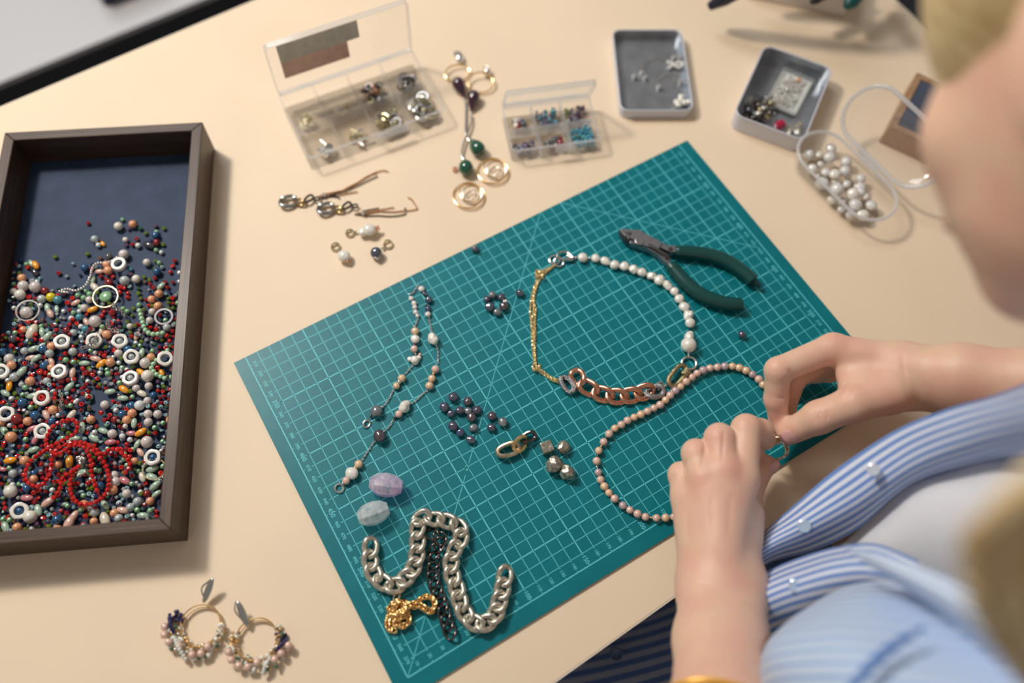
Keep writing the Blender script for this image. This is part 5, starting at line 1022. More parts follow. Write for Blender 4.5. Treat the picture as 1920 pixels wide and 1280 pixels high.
# --- tool holder with pliers at the top edge
q = [P(1330, -130, TT + .03), P(1610, -120, TT + .03), P(1590, 8, TT + .03), P(1395, -28, TT + .03)]
ux = (P(1582, 33, TT) - P(1422, 0, TT)); ux.normalize(); uy = Vector((-ux.y, ux.x, 0)); c = P(1582, 33, TT) - ux * .052 + uy * .031; M = frame4(c, ux, uy)
th_ = thing('tool_box', c, 'white edged wooden tool box at the far edge with plier handles sticking out', 'box')
W_, D_, Hh = .104, .062, .030
obj('box_wall', xf(ring_wall(W_, D_, .002, .003, .001, Hh), M), pr('white painted wood', (.70, .66, .62), .45), th_); obj('box_floor', xf(box(W_ - .001, D_ - .001, .004), M), wood('reddish wood', 0, (.25, .10, .05), (.42, .2, .11)), th_, smooth=False)
obj('inner_tray', xf(mv(box(W_ - .008, D_ - .008, .020), 0, 0, .004), M), wood('reddish wood', 0, (.25, .10, .05), (.42, .2, .11)), th_, smooth=False)
def handle_pair(nm, pts1, pts2, m_, lb, r=.0076):
    t_ = thing(nm, M.translation + Vector((0, 0, .03)), lb, 'pliers')
    for pts in (pts1, pts2): obj('grip', tube(smooth_path([P(x, y, z) if abs(x) > 1 else Vector((x, y, z)) for x, y, z in pts]), lambda t: r * (.55 + .45 * min(1, t * 6)) * (1 - .5 * max(0, (t - .9) / .1)), 14), m_, t_)
    a, b = [P(*q_) if abs(q_[0]) > 1 else Vector(q_) for q_ in (pts1[-1], pts2[-1])]; c_ = (a + b) / 2; obj('plier_head', mv(join(sph(16, 10, .009, .007, .005), mv(box(.006, .03, .006, .001), 0, .018, -.003)), *c_), STEEL, t_)
handle_pair('navy_pliers', [(.170, .655, .025), (.187, .654, .043), (.215, .653, .068), (.248, .656, .092), (.268, .664, .104)], [(.208, .682, .045), (.228, .688, .070), (.250, .682, .092), (.270, .668, .106)], pr('navy grip', (.010, .016, .04), .35), 'pliers with navy blue grips reaching out of the tool box')
handle_pair('teal_pliers', [(1588, 12, .034), (1603, -5, .036), (1625, -30, .040), (1640, -60, .045)], [(1700, -20, .052), (1690, -40, .052), (1670, -60, .050), (1650, -80, .045)], pr('teal grip', (.0, .10, .11), .35), 'pliers with teal grips at the right of the tool box')
handle_pair('black_pliers', [(1522, 4, .036), (1537, -6, .037), (1562, -20, .039), (1580, -45, .040)], [(1500, -90, .045), (1530, -85, .045), (1560, -75, .043), (1580, -60, .040)], pr('black grip', (.02, .018, .03), .35), 'pliers with black grips in the middle of the tool box', .005)
# ================================================================== the person
def sd_cone(Q, a, b, r1, r2, sq=None):
    a = np.array(a, float); b = np.array(b, float); d = b - a; L = d @ d
    h = np.clip(((Q - a) @ d) / max(L, 1e-12), 0, 1); v = Q - a - h[..., None] * d
    return np.sqrt((v * v).sum(-1)) - (r1 + (r2 - r1) * h)
def sd_ell(Q, c, r, A=None):
    v = Q - np.array(c, float)
    if A is not None: v = v @ np.array(A, float)
    r = np.array(r, float); k0 = np.sqrt(((v / r) ** 2).sum(-1)); k1 = np.sqrt(((v / r ** 2) ** 2).sum(-1)); return k0 * (k0 - 1) / np.maximum(k1, 1e-9)
def smin(a, b, k):
    h = np.clip(.5 + .5 * (b - a) / k, 0, 1); return b + (a - b) * h - k * h * (1 - h)
def surface_nets(fn, lo, hi, h):
    n = [int((hi[i] - lo[i]) / h) + 2 for i in range(3)]
    ax = [lo[i] + h * np.arange(n[i]) for i in range(3)]; D_ = np.empty(n, np.float32)
    B_ = 12; st = [np.arange(0, k, B_) for k in n]; hb = h * B_ * .5
    X, Y, Z = np.meshgrid(*[np.array([ax[i][s] + hb for s in st[i]]) for i in range(3)], indexing='ij'); Cc = fn(np.stack([X, Y, Z], -1))
    for i, a in enumerate(st[0]):
        for j, b in enumerate(st[1]):
            for k, c in enumerate(st[2]):
                sl_ = (slice(a, a + B_), slice(b, b + B_), slice(c, c + B_)); v = Cc[i, j, k]
                if abs(v) > hb * 1.74 * 1.25: D_[sl_] = v; continue
                X, Y, Z = np.meshgrid(ax[0][sl_[0]], ax[1][sl_[1]], ax[2][sl_[2]], indexing='ij'); D_[sl_] = fn(np.stack([X, Y, Z], -1))
    S = D_ < 0; cnt = np.zeros([k - 1 for k in n], np.float32); acc = np.zeros([k - 1 for k in n] + [3], np.float32)
    C = [(i, j, k) for i in (0, 1) for j in (0, 1) for k in (0, 1)]; sl = lambda c: tuple(slice(c[i], n[i] - 1 + c[i]) for i in range(3))
    for a in C:
        for i in range(3):
            if a[i]: continue
            b = tuple(1 if q == i else a[q] for q in range(3)); da, db = D_[sl(a)], D_[sl(b)]; x = (da < 0) != (db < 0)
            t = np.where(x, da / np.where(x, da - db, 1), 0); w_ = x.astype(np.float32); cnt += w_
            for q in range(3): acc[..., q] += w_ * (a[q] + (t if q == i else 0))
    act = cnt > 0; idx = -np.ones(act.shape, np.int64); idx[act] = np.arange(act.sum()); ijk = np.argwhere(act)
    V = (ijk + acc[act] / cnt[act][:, None]) * h + np.array(lo); F = []
    for i in range(3):
        j, k = (i + 1) % 3, (i + 2) % 3; s0 = [slice(None)] * 3; s1 = [slice(None)] * 3; s0[i] = slice(0, n[i] - 1); s1[i] = slice(1, n[i])
        x = S[tuple(s0)] != S[tuple(s1)]; P_ = np.argwhere(x); P_ = P_[(P_[:, j] > 0) & (P_[:, k] > 0) & (P_[:, j] < n[j] - 1) & (P_[:, k] < n[k] - 1)]
        q = []
        for dj, dk in ((1, 1), (0, 1), (0, 0), (1, 0)):
            R_ = P_.copy(); R_[:, j] -= dj; R_[:, k] -= dk; q.append(idx[tuple(R_.T)])
        q = np.stack(q, 1); fl = S[tuple(s0)][tuple(P_.T)]; q[~fl] = q[~fl][:, ::-1]; F.append(q)
    return V, np.concatenate(F)
PV = lambda q: np.array(P(*q))
def chain_sdf(Q, pts, k):
    d = None
    for (a, ra), (b, rb) in zip(pts, pts[1:]):
        e = sd_cone(Q, PV(a), PV(b), ra, rb); d = e if d is None else smin(d, e, k)
    return d
# left hand: back of the hand up, fingers bent down over the work
LH = dict(
 palm=[[((1330, 1095, .050), .0175), ((1390, 898, .062), .0120)], [((1345, 1090, .054), .0180), ((1357, 884, .066), .0122)], [((1350, 1090, .050), .018), ((1320, 896, .062), .0118)], [((1325, 1100, .046), .0175), ((1287, 932, .050), .0108)],
       [((1378, 1085, .048), .0160), ((1398, 965, .046), .0130)], [((1340, 1000, .044), .018), ((1345, 930, .046), .016)]],
 fingers=[[((1390, 898, .062), .0116), ((1399, 804, .064), .0104), ((1426, 808, .054), .0088), ((1436, 824, .040), .0074)],
          [((1357, 884, .066), .0112), ((1349, 822, .066), .0106), ((1372, 832, .050), .0088), ((1412, 842, .034), .0072)],
          [((1320, 896, .062), .0108), ((1305, 850, .060), .0100), ((1322, 862, .042), .0080), ((1355, 880, .030), .0068)],
          [((1287, 932, .050), .0098), ((1277, 890, .048), .0090), ((1290, 895, .034), .0072), ((1315, 905, .024), .0062)]],
 thumb=[((1385, 1010, .040), .0140), ((1396, 945, .034), .0115), ((1412, 896, .031), .0100), ((1437, 872, .030), .0078)],
 arm=[[((1322, 1100, .048), .0170), ((1325, 1200, .070), .0195), ((1330, 1340, .105), .022), ((1360, 1560, .15), .024)], [((1392, 1100, .048), .0170), ((1378, 1200, .070), .0195), ((1376, 1340, .105), .022), ((1420, 1560, .15), .024)]])
RH = dict(
 palm=[[((1690, 680, .082), .0140), ((1562, 655, .074), .0110)], [((1695, 700, .070), .0150), ((1566, 664, .056), .0105)], [((1700, 705, .058), .0150), ((1575, 670, .040), .0105)], [((1705, 705, .050), .0150), ((1588, 676, .026), .0098)],
       [((1700, 725, .078), .0145), ((1625, 725, .074), .0150)], [((1620, 700, .066), .0150), ((1660, 735, .074), .0150)], [((1590, 690, .070), .0080), ((1598, 738, .074), .0085)]],
 fingers=[[((1562, 652, .074), .0108), ((1459, 694, .070), .0096), ((1455, 748, .052), .0086), ((1460, 790, .038), .0070)],
          [((1566, 664, .056), .0100), ((1490, 706, .050), .0088), ((1472, 765, .032), .0078), ((1454, 818, .026), .0064)],
          [((1575, 670, .040), .0096), ((1525, 694, .034), .0082), ((1492, 704, .020), .0074), ((1478, 722, .010), .0062)],
          [((1588, 676, .026), .0090), ((1556, 698, .022), .0076), ((1530, 702, .014), .0066), ((1512, 708, .008), .0055)]],
 thumb=[((1668, 736, .082), .0150), ((1600, 757, .080), .0125), ((1535, 782, .064), .0116), ((1481, 810, .043), .0092)],
 arm=[[((1700, 690, .084), .0160), ((1800, 700, .100), .0190), ((1960, 720, .120), .023), ((2260, 800, .130), .026)], [((1704, 722, .070), .0160), ((1800, 728, .086), .0190), ((1960, 765, .105), .023), ((2260, 830, .110), .026)]])
def hand_fn(Hd, extra=()):
    def f(Q):
        d = None
        for c in Hd['palm']:
            e = chain_sdf(Q, c, .006); d = e if d is None else smin(d, e, .009)
        ar = None
        for c in Hd['arm']:
            e = chain_sdf(Q, c, .01); ar = e if ar is None else smin(ar, e, .018)
        d = smin(d, ar, .012)
        fg = None
        for c in Hd['fingers']:
            e = chain_sdf(Q, c, .0028)
            fg = e if fg is None else smin(fg, e, .0022)
        t = chain_sdf(Q, Hd['thumb'], .004)
        d = smin(d, fg, .0045); d = smin(d, t, .006)
        for (c, r) in extra: d = smin(d, sd_ell(Q, PV(c), r), .004)
        return d
    return f
def bounds(Hd, pad=.03):
    ps = [PV(q[0]) for c in Hd['palm'] + Hd['fingers'] + [Hd['thumb']] + Hd['arm'] for q in c]; return np.min(ps, 0) - pad, np.max(ps, 0) + pad
def skin_mat():
    m = bpy.data.materials.new('skin'); m.use_nodes = True; t = m.node_tree; b = t.nodes['Principled BSDF']
    b.inputs['Roughness'].default_value = .48; b.inputs['Subsurface Weight'].default_value = .35; b.inputs['Subsurface Radius'].default_value = (1, .35, .2); b.inputs['Subsurface Scale'].default_value = .004
    tc = nn(t, 'ShaderNodeTexCoord'); nz = nn(t, 'ShaderNodeTexNoise'); nz.inputs['Scale'].default_value = 38; nz.inputs['Detail'].default_value = 3; t.links.new(tc.outputs['Object'], nz.inputs['Vector'])
    cr = nn(t, 'ShaderNodeValToRGB'); e = cr.color_ramp.elements; e[0].position = .38; e[0].color = (.76, .52, .38, 1); e[1].position = .62; e[1].color = (.76, .46, .35, 1); t.links.new(nz.outputs['Fac'], cr.inputs[0]); at = nn(t, 'ShaderNodeAttribute'); at.attribute_name = 'red'; mr = nn(t, 'ShaderNodeMix', data_type='RGBA'); t.links.new(at.outputs['Fac'], mr.inputs[0]); t.links.new(cr.outputs[0], mr.inputs[6]); mr.inputs[7].default_value = (.74, .34, .26, 1); t.links.new(mr.outputs[2], b.inputs['Base Color'])
    n2 = nn(t, 'ShaderNodeTexVoronoi'); n2.inputs['Scale'].default_value = 1100; t.links.new(tc.outputs['Object'], n2.inputs['Vector']); n3 = nn(t, 'ShaderNodeTexNoise'); n3.inputs['Scale'].default_value = 160; n3.inputs['Detail'].default_value = 4; t.links.new(tc.outputs['Object'], n3.inputs['Vector'])
    ad = nn(t, 'ShaderNodeMath', operation='ADD'); t.links.new(n2.outputs['Distance'], ad.inputs[0]); t.links.new(n3.outputs['Fac'], ad.inputs[1])
    bp = nn(t, 'ShaderNodeBump'); bp.inputs['Strength'].default_value = .22; bp.inputs['Distance'].default_value = .0004; t.links.new(ad.outputs[0], bp.inputs['Height']); t.links.new(bp.outputs[0], b.inputs['Normal'])
    return m
SKIN = skin_mat()
# head, neck and trunk (close to the camera, leaning over the work)
HC = D(2215, 75, .325); FD = Vector((-.34, .50, -.80)).normalized(); UPH = Vector((-.10, .80, .55)); UPH = (UPH - FD * UPH.dot(FD)).normalized(); SDH = FD.cross(UPH).normalized()
HA = np.array([[SDH.x, UPH.x, FD.x], [SDH.y, UPH.y, FD.y], [SDH.z, UPH.z, FD.z]])
def hp_(s, u, f): return np.array(HC + SDH * s + UPH * u + FD * f)
def head_fn(Q):
    d = sd_ell(Q, hp_(0, .02, -.01), (.073, .088, .092), HA)
    d = smin(d, sd_ell(Q, hp_(0, -.035, .030), (.058, .070, .060), HA), .03)
    d = smin(d, sd_cone(Q, hp_(0, -.095, .055), hp_(0, -.070, .045), .020, .036), .03)          # chin
    d = smin(d, sd_cone(Q, hp_(0, .005, .082), hp_(0, -.040, .106), .007, .012), .012)          # nose
    for s in (-1, 1):
        d = smin(d, sd_ell(Q, hp_(.013 * s, -.042, .098), (.009, .008, .010), HA), .008)
        d = smin(d, sd_cone(Q, hp_(.012 * s, .022, .080), hp_(.050 * s, .022, .058), .008, .007), .012)
        d = smin(d, sd_ell(Q, hp_(.036 * s, -.030, .062), (.020, .018, .016), HA), .02)
        d = -smin(-d, sd_ell(Q, hp_(.031 * s, .004, .090), (.016, .010, .012), HA), .012)          # eye sockets
        d = smin(d, sd_ell(Q, hp_(.031 * s, .003, .070), (.013, .012, .012), HA), .004)
        d = smin(d, sd_ell(Q, hp_(.076 * s, -.010, -.008), (.009, .030, .018), HA), .006)          # ears
    d = smin(d, sd_cone(Q, hp_(-.018, -.068, .084), hp_(.018, -.068, .084), .0075, .0075), .008)     # lips
    return d
NK0 = hp_(0, -.05, -.04); 
SHL = D(1900, 1560, .48); SHR = D(2650, 700, .60); CH0 = (SHL + SHR) / 2
def trunk_fn(Q):
    d = sd_cone(Q, NK0, np.array(CH0) + np.array((0, 0, .02)), .052, .060)
    d = smin(d, sd_cone(Q, np.array(SHL), np.array(SHR), .055, .055), .05)
    d = smin(d, sd_cone(Q, np.array(CH0), np.array(CH0) + np.array((-.02, .0, -.46)), .115, .13), .08)
    d = smin(d, sd_cone(Q, np.array(SHL), PV((1390, 1560, .15)), .05, .034), .03)
    d = smin(d, sd_cone(Q, np.array(SHR), PV((2260, 815, .12)), .05, .036), .03)
    return d
parts = []
for Hd, hstep in ((LH, .00085), (RH, .00085)):
    lo, hi = bounds(Hd); parts.append(surface_nets(hand_fn(Hd), lo, hi, hstep))
lo = np.min([hp_(0, 0, 0)], 0) - .17; parts.append(surface_nets(head_fn, lo, lo + .34, .0035))
tl_ = np.min([np.array(SHL), np.array(SHR), NK0, PV((1390, 1560, .15))], 0) - .14; th2 = np.max([np.array(SHL), np.array(SHR), NK0, PV((2260, 815, .12))], 0) + .10; tl_[2] -= .40
parts.append(surface_nets(trunk_fn, tl_, th2, .009))
VV = []; FF = []; k0 = 0
for V, F in parts: VV.append(V); FF.append(F + k0); k0 += len(V)
VV = np.concatenate(VV); FF = np.concatenate(FF)
# skin creases and warm patches, pressed into the surface where the photograph shows them
from mathutils.bvhtree import BVHTree
nh = len(parts[0][0]) + len(parts[1][0]); fh = len(parts[0][1]) + len(parts[1][1])
tri = FF[:fh]; bvh = BVHTree.FromPolygons([tuple(v) for v in VV[:nh]], [tuple(f) for f in tri])
def hit(px, py):
    r_ = bvh.ray_cast(Vector((0, 0, H)), ray(px, py).normalized()); return None if r_[0] is None else (np.array(r_[0]), np.array(r_[1]))
def press(line, depth, wd_):
    pp = smooth_path([Vector((x, y, 0)) for x, y in line], n=6)
    for i in range(len(pp)):
        q = hit(pp[i].x, pp[i].y)
        if q is None: continue
        e = min(1, 4 * i / max(1, len(pp) - 1), 4 * (len(pp) - 1 - i) / max(1, len(pp) - 1)) * .8 + .2
        pts.append((q[0], q[1] if q[1] @ (np.array((0, 0, H)) - q[0]) > 0 else -q[1], depth * e, wd_))
pts = []
for ln, dp, ww in (([(1458, 744), (1468, 747), (1480, 743)], .0007, .0011), ([(1478, 692), (1484, 700), (1488, 712)], .0010, .0014), ([(1466, 712), (1474, 716), (1482, 716)], .0005, .0010),
    ([(1530, 768), (1526, 780), (1530, 794)], .0005, .0009), ([(1539, 766), (1535, 780), (1540, 794)], .0005, .0009), ([(1549, 768), (1552, 779), (1548, 790)], .0005, .0009), ([(1534, 772), (1543, 778), (1541, 788)], .0004, .0008),
    ([(1572, 743), (1580, 728), (1590, 712)], .0007, .0013), ([(1576, 752), (1592, 738), (1606, 726)], .0006, .0012), ([(1566, 705), (1570, 722), (1571, 740)], .0006, .0014),
    ([(1357, 802), (1356, 830), (1353, 866)], .0009, .0013), ([(1322, 826), (1320, 850), (1314, 878)], .0009, .0013), ([(1286, 858), (1285, 875), (1290, 895)], .0008, .0012),
    ([(1392, 782), (1400, 786), (1408, 783)], .0003, .0009), ([(1390, 792), (1400, 796), (1410, 792)], .0003, .0009), ([(1340, 806), (1348, 809), (1356, 806)], .0003, .0009), ([(1298, 836), (1305, 839), (1312, 836)], .0003, .0009),
    ([(1290, 955), (1288, 985), (1292, 1020)], .0005, .0022), ([(1336, 925), (1334, 965), (1338, 1010)], .0005, .0024), ([(1372, 925), (1368, 960), (1366, 1010)], .0005, .0024),
    ([(1276, 1088), (1310, 1094), (1350, 1092)], .0004, .0012), ([(1282, 1150), (1320, 1156), (1370, 1152)], .0003, .0012), ([(1690, 655), (1694, 690), (1700, 730)], .0003, .0016)):
    press(ln, dp, ww)
mv_ = np.zeros((nh, 3)); dmax = np.zeros(nh)
for c_, n_, dp, ww in pts:
    d2 = ((VV[:nh] - c_) ** 2).sum(1); k_ = np.exp(-d2 / ww ** 2) * dp; u_ = k_ > dmax; mv_[u_] = -n_ * k_[u_][:, None]; dmax[u_] = k_[u_]
redv = np.zeros(len(VV))
for px_, py_, rr_, am in ((1380, 884, .010, 1), (1318, 905, .012, .8), (1350, 880, .008, .6), (1400, 790, .007, .6), (1348, 812, .006, .6), (1305, 842, .006, .6), (1268, 880, .006, .7), (1395, 1085, .012, .5), (1300, 1040, .010, .4), (1460, 790, .008, .9), (1480, 812, .008, .9), (1450, 680, .008, .6), (1545, 780, .008, .5), (1575, 640, .012, .5), (1440, 872, .007, .9), (1432, 812, .007, .8), (1600, 760, .012, .4), (1470, 745, .009, .6)):
    q = hit(px_, py_)
    if q is not None: redv[:nh] = np.maximum(redv[:nh], .5 * am * np.exp(-((VV[:nh] - q[0]) ** 2).sum(1) / rr_ ** 2))
VV[:nh] += mv_
person = thing('person', Vector((float(CH0.x), float(CH0.y), -.55)), 'person in a blue striped shirt leaning over the mat and stringing pearls', 'person')
bd = obj('body', ([tuple(map(float, v)) for v in VV], [tuple(map(int, f)) for f in FF]), SKIN, person, sharp=None)
md = bd.modifiers.new('soften', 'SMOOTH'); md.factor = .5; md.iterations = 2
at_ = bd.data.attributes.new('red', 'FLOAT', 'POINT'); at_.data.foreach_set('value', redv.astype(np.float32)); print('body', len(VV))
# nails
NAIL = pr('nail', (.74, .42, .40), .16, coat=.6)
def nail(c, ax, up, L=.0052, W=.0040, th=.0012):
    ax = Vector(ax).normalized(); up = Vector(up); up = (up - ax * up.dot(ax)).normalized(); sd = up.cross(ax)
    V = []; F = []; n, m = 9, 9
    for i in range(n):
        u = -1 + 2 * i / (n - 1)
        for j in range(m):
            v = -1 + 2 * j / (m - 1); ww = W * (1 - .28 * abs(u) ** 3.5) * (.86 if u < 0 else 1)
            V.append(Vector(c) + ax * (u * L) + sd * (v * ww) + up * (th * (1 - v * v * 1.5) - .0003 * u * u))
    for i in range(n - 1):
        for j in range(m - 1): F.append((i * m + j, (i + 1) * m + j, (i + 1) * m + j + 1, i * m + j + 1))
    o = obj('nail', ([tuple(v) for v in V], F), NAIL, person); s = o.modifiers.new('t', 'SOLIDIFY'); s.thickness = .0005; s.offset = 0; return o
def nail_on(tip, prev, r, toward, back=.0025, **k):
    a = Vector(P(*tip)); b = Vector(P(*prev)); ax = (a - b).normalized(); up = Vector(toward); up = (up - ax * up.dot(ax)).normalized()
    nail(a - ax * back + up * (r - .0006), ax, up, **k)
camv = lambda q: (Vector((0, 0, H)) - P(*q)).normalized()
nail_on((1481, 810, .043), (1535, 782, .064), .0092, camv((1490, 806, .046)) + Vector((.25, -.25, 0)), back=.0036, L=.0070, W=.0062)
nail_on((1460, 790, .038), (1455, 748, .052), .0070, Vector((-1, .2, .35)), back=.001, L=.0056, W=.0042)
nail_on((1437, 872, .030), (1412, 896, .031), .0078, Vector((.5, -.6, .75)), back=.0, L=.0058, W=.0050)
nail_on((1454, 818, .026), (1472, 765, .032), .0064, Vector((-.8, .1, .6)), back=.0, L=.005, W=.0038)
# bracelet on the left wrist
a = (PV((1322, 1352, .108)) + PV((1384, 1352, .108))) / 2
ad = Vector(PV((1350, 1400, .12)) - PV((1350, 1200, .07))).normalized(); obj('bracelet', xf(torus(.0370, .0016, 48, 8, .80), along(a, ad) @ RM('Y', PI / 2) @ RM('Z', PI / 2)), pr('yellow bracelet', (.80, .42, .05), .3, .3), person)
# hair
def hair_fn(Q):
    d = sd_ell(Q, hp_(0, .032, -.010), (.088, .100, .108), HA)
    cut = (Q - hp_(-.068, .0, .0)) @ np.array(-SDH * .82 - UPH * .57)          # hairline
    cut = np.maximum(cut, (Q - hp_(0, .0, .088)) @ np.array(FD * .9 - UPH * .43))
    return -smin(-d, -cut, .01)
hv, hf = surface_nets(hair_fn, lo, lo + .36, .004)
HAIR = pr('blond hair', (.50, .35, .15), .42, col2=(.76, .62, .35), scale=1, stretch=(60, 60, 260), bump=.4)
obj('hair', ([tuple(map(float, v)) for v in hv], [tuple(map(int, f)) for f in hf]), HAIR, person, sharp=None)
R_ = random.Random(11); lk_ = []
for i in range(26):
    o_ = (R_.uniform(-1, 1), R_.uniform(-1, 1)); pts = [D(2180 + 40 * o_[0], 640, .24), D(2060 + 60 * o_[0], 860 + 30 * o_[1], .235 + .01 * o_[1]), D(1930 + 70 * o_[0], 1000 + 55 * o_[1], .235 + .015 * o_[1]), D(1890 + 70 * o_[0], 1100 + 60 * o_[1], .245), D(2010 + 70 * o_[0], 1290 + 50 * o_[1], .31)]
    lk_.append(tube(smooth_path(pts, n=6), lambda t: .0042 * (1 - .5 * t), 6))
obj('hair_lock', join(*lk_), pr('pale hair', (.88, .76, .48), .45, col2=(.62, .42, .2), scale=60), person)
# ------------------------------------------------------------------ clothes
def stripes(name, c1, c2, n, rough=.75, ax=1, ratio=.5, wob=.15, n2=None):
    m = bpy.data.materials.new(name); m.use_nodes = True; t = m.node_tree; b = t.nodes['Principled BSDF']; b.inputs['Roughness'].default_value = rough; b.inputs['Sheen Weight'].default_value = .2
    uv = nn(t, 'ShaderNodeUVMap'); uv.uv_map = 'UVMap'; sp = nn(t, 'ShaderNodeSeparateXYZ'); t.links.new(uv.outputs[0], sp.inputs[0])
    mu = nn(t, 'ShaderNodeMath', operation='MULTIPLY'); mu.inputs[1].default_value = n; t.links.new(sp.outputs[ax], mu.inputs[0])
    fr = nn(t, 'ShaderNodeMath', operation='FRACT'); t.links.new(mu.outputs[0], fr.inputs[0])
    cr = nn(t, 'ShaderNodeValToRGB'); e = cr.color_ramp.elements; e[0].position = ratio - .06; e[0].color = (*c1, 1); e[1].position = ratio + .02; e[1].color = (*c2, 1)
    x = cr.color_ramp.elements.new(.97); x.color = (*c2, 1); x = cr.color_ramp.elements.new(1.0); x.color = (*c1, 1)
    t.links.new(fr.outputs[0], cr.inputs[0]); t.links.new(cr.outputs[0], b.inputs['Base Color'])
    tc = nn(t, 'ShaderNodeTexCoord'); nz = nn(t, 'ShaderNodeTexNoise'); nz.inputs['Scale'].default_value = 900; t.links.new(tc.outputs['Object'], nz.inputs['Vector'])
    bp = nn(t, 'ShaderNodeBump'); bp.inputs['Strength'].default_value = .3; bp.inputs['Distance'].default_value = .0005; t.links.new(nz.outputs['Fac'], bp.inputs['Height']); t.links.new(bp.outputs[0], b.inputs['Normal'])
    return m
def catmull(a, t):
    n = len(a) - 1; x = min(max(t * n, 0), n - 1e-6); i = int(x); f = x - i
    p1, p2 = a[i], a[i + 1]; p0 = a[i - 1] if i else p1 * 2 - p2; p3 = a[i + 2] if i + 2 <= n else p2 * 2 - p1
    return .5 * ((2 * p1) + (p2 - p0) * f + (2 * p0 - 5 * p1 + 4 * p2 - p3) * f * f + (3 * p1 - p0 - 3 * p2 + p3) * f ** 3)
def cloth(name, grid, mat_, nu=60, nv=40, wr=.0015, wf=22, seed=0, thick=.0012, parent=None, label=None):
    G = [[D(*q) for q in row] for row in grid]; V = []; F = []; UV = []
    for j in range(nv + 1):
        row = [catmull([G[r][c] for r in range(len(G))], j / nv) for c in range(len(G[0]))]
        for i in range(nu + 1): V.append(catmull(row, i / nu)); UV.append((i / nu, j / nv))
    for j in range(nv):
        for i in range(nu): k = j * (nu + 1) + i; F.append((k, k + 1, k + nu + 2, k + nu + 1))
    W_ = []
    for k, v in enumerate(V):
        w2 = NZ.noise(Vector(v) * wf + Vector((seed, 0, 0))) + .5 * NZ.noise(Vector(v) * wf * 2.3 + Vector((0, seed, 0))); W_.append(tuple(v + (Vector((0, 0, H)) - v).normalized() * (w2 * wr)))
    o = obj(name, (W_, F), mat_, parent or person, sharp=None, label=label); l = o.data.uv_layers.new(name='UVMap')
    for p in o.data.polygons:
        for li, vi in zip(p.loop_indices, p.vertices): l.data[li].uv = UV[vi]
    s = o.modifiers.new('thickness', 'SOLIDIFY'); s.thickness = thick; s.offset = 0; return o
CW = (.66, .72, .86); CB = (.13, .26, .60); CBL = (.26, .42, .72)
# far shirt front: the open edge with its button band, running from the far shoulder down to the table edge
S_A = stripes('blue stripes fine', CB, CW, 8.5, ratio=.5)
shA = cloth('shirt_front', [
    [(1380, 1045, .615), (1441, 990, .60), (1479, 957, .59), (1560, 886, .575), (1672, 811, .545), (1771, 769, .51), (1869, 741, .47), (2000, 690, .42), (2200, 640, .37)],
    [(1380, 1060, .60), (1442, 1012, .585), (1500, 978, .575), (1590, 920, .56), (1705, 842, .53), (1810, 800, .49), (1915, 772, .445), (2040, 740, .40), (2230, 700, .35)],
    [(1385, 1072, .600), (1444, 1032, .585), (1515, 1002, .575), (1605, 955, .56), (1715, 880, .53), (1830, 838, .49), (1940, 812, .445), (2060, 790, .40), (2250, 760, .35)],
    [(1390, 1088, .615), (1446, 1052, .60), (1527, 1030, .59), (1608, 990, .575), (1710, 908, .55), (1840, 868, .515), (1950, 850, .47), (2080, 850, .42), (2260, 830, .37)]], S_A, 90, 36, .0016, 16, 1)
# near shirt front, below the hand: stripes, then the near sleeve in soft focus
S_B = stripes('blue stripes near', CB, CW, 9.5, ratio=.5)
shB = cloth('shirt_front', [
    [(1385, 1110, .60), (1440, 1072, .585), (1500, 1046, .57), (1570, 1026, .55), (1640, 1020, .52), (1720, 1050, .50)],
    [(1385, 1140, .57), (1440, 1105, .555), (1500, 1082, .54), (1570, 1062, .52), (1640, 1060, .50), (1740, 1100, .48)],
    [(1385, 1180, .57), (1440, 1150, .555), (1500, 1128, .54), (1580, 1112, .52), (1660, 1110, .50), (1760, 1150, .48)],
    [(1385, 1230, .59), (1440, 1205, .575), (1500, 1185, .56), (1590, 1170, .54), (1680, 1170, .52), (1780, 1200, .50)]], S_B, 50, 40, .002, 18, 3)
S_C = stripes('pale blue stripes', CBL, (.55, .66, .84), 16, ratio=.36)
shC = cloth('shirt_sleeve', [
    [(1440, 1500, .50), (1500, 1500, .42), (1640, 1500, .37), (1850, 1500, .34), (2100, 1500, .33)],
    [(1424, 1330, .50), (1470, 1310, .43), (1620, 1310, .385), (1830, 1330, .36), (2100, 1330, .35)],
    [(1426, 1245, .50), (1452, 1215, .45), (1590, 1200, .41), (1790, 1225, .39), (2100, 1250, .37)],
    [(1445, 1198, .515), (1490, 1160, .48), (1590, 1130, .45), (1750, 1140, .43), (2100, 1180, .40)],
    [(1480, 1175, .54), (1530, 1130, .52), (1610, 1095, .50), (1740, 1095, .48), (2100, 1140, .44)]], S_C, 60, 60, .004, 14, 5)
# collar of the near side
shD = cloth('collar', [
    [(1580, 1022, .47), (1660, 1040, .435), (1780, 1085, .40), (1900, 1150, .375), (2060, 1240, .36)],
    [(1620, 1050, .455), (1690, 1080, .42), (1800, 1140, .385), (1910, 1215, .36), (2060, 1310, .345)],
    [(1690, 1095, .455), (1740, 1130, .43), (1830, 1200, .395), (1925, 1275, .37), (2060, 1380, .35)]], stripes('collar stripes', CBL, (.62, .72, .88), 5, ratio=.25), 40, 20, .0015, 16, 7, .0022)
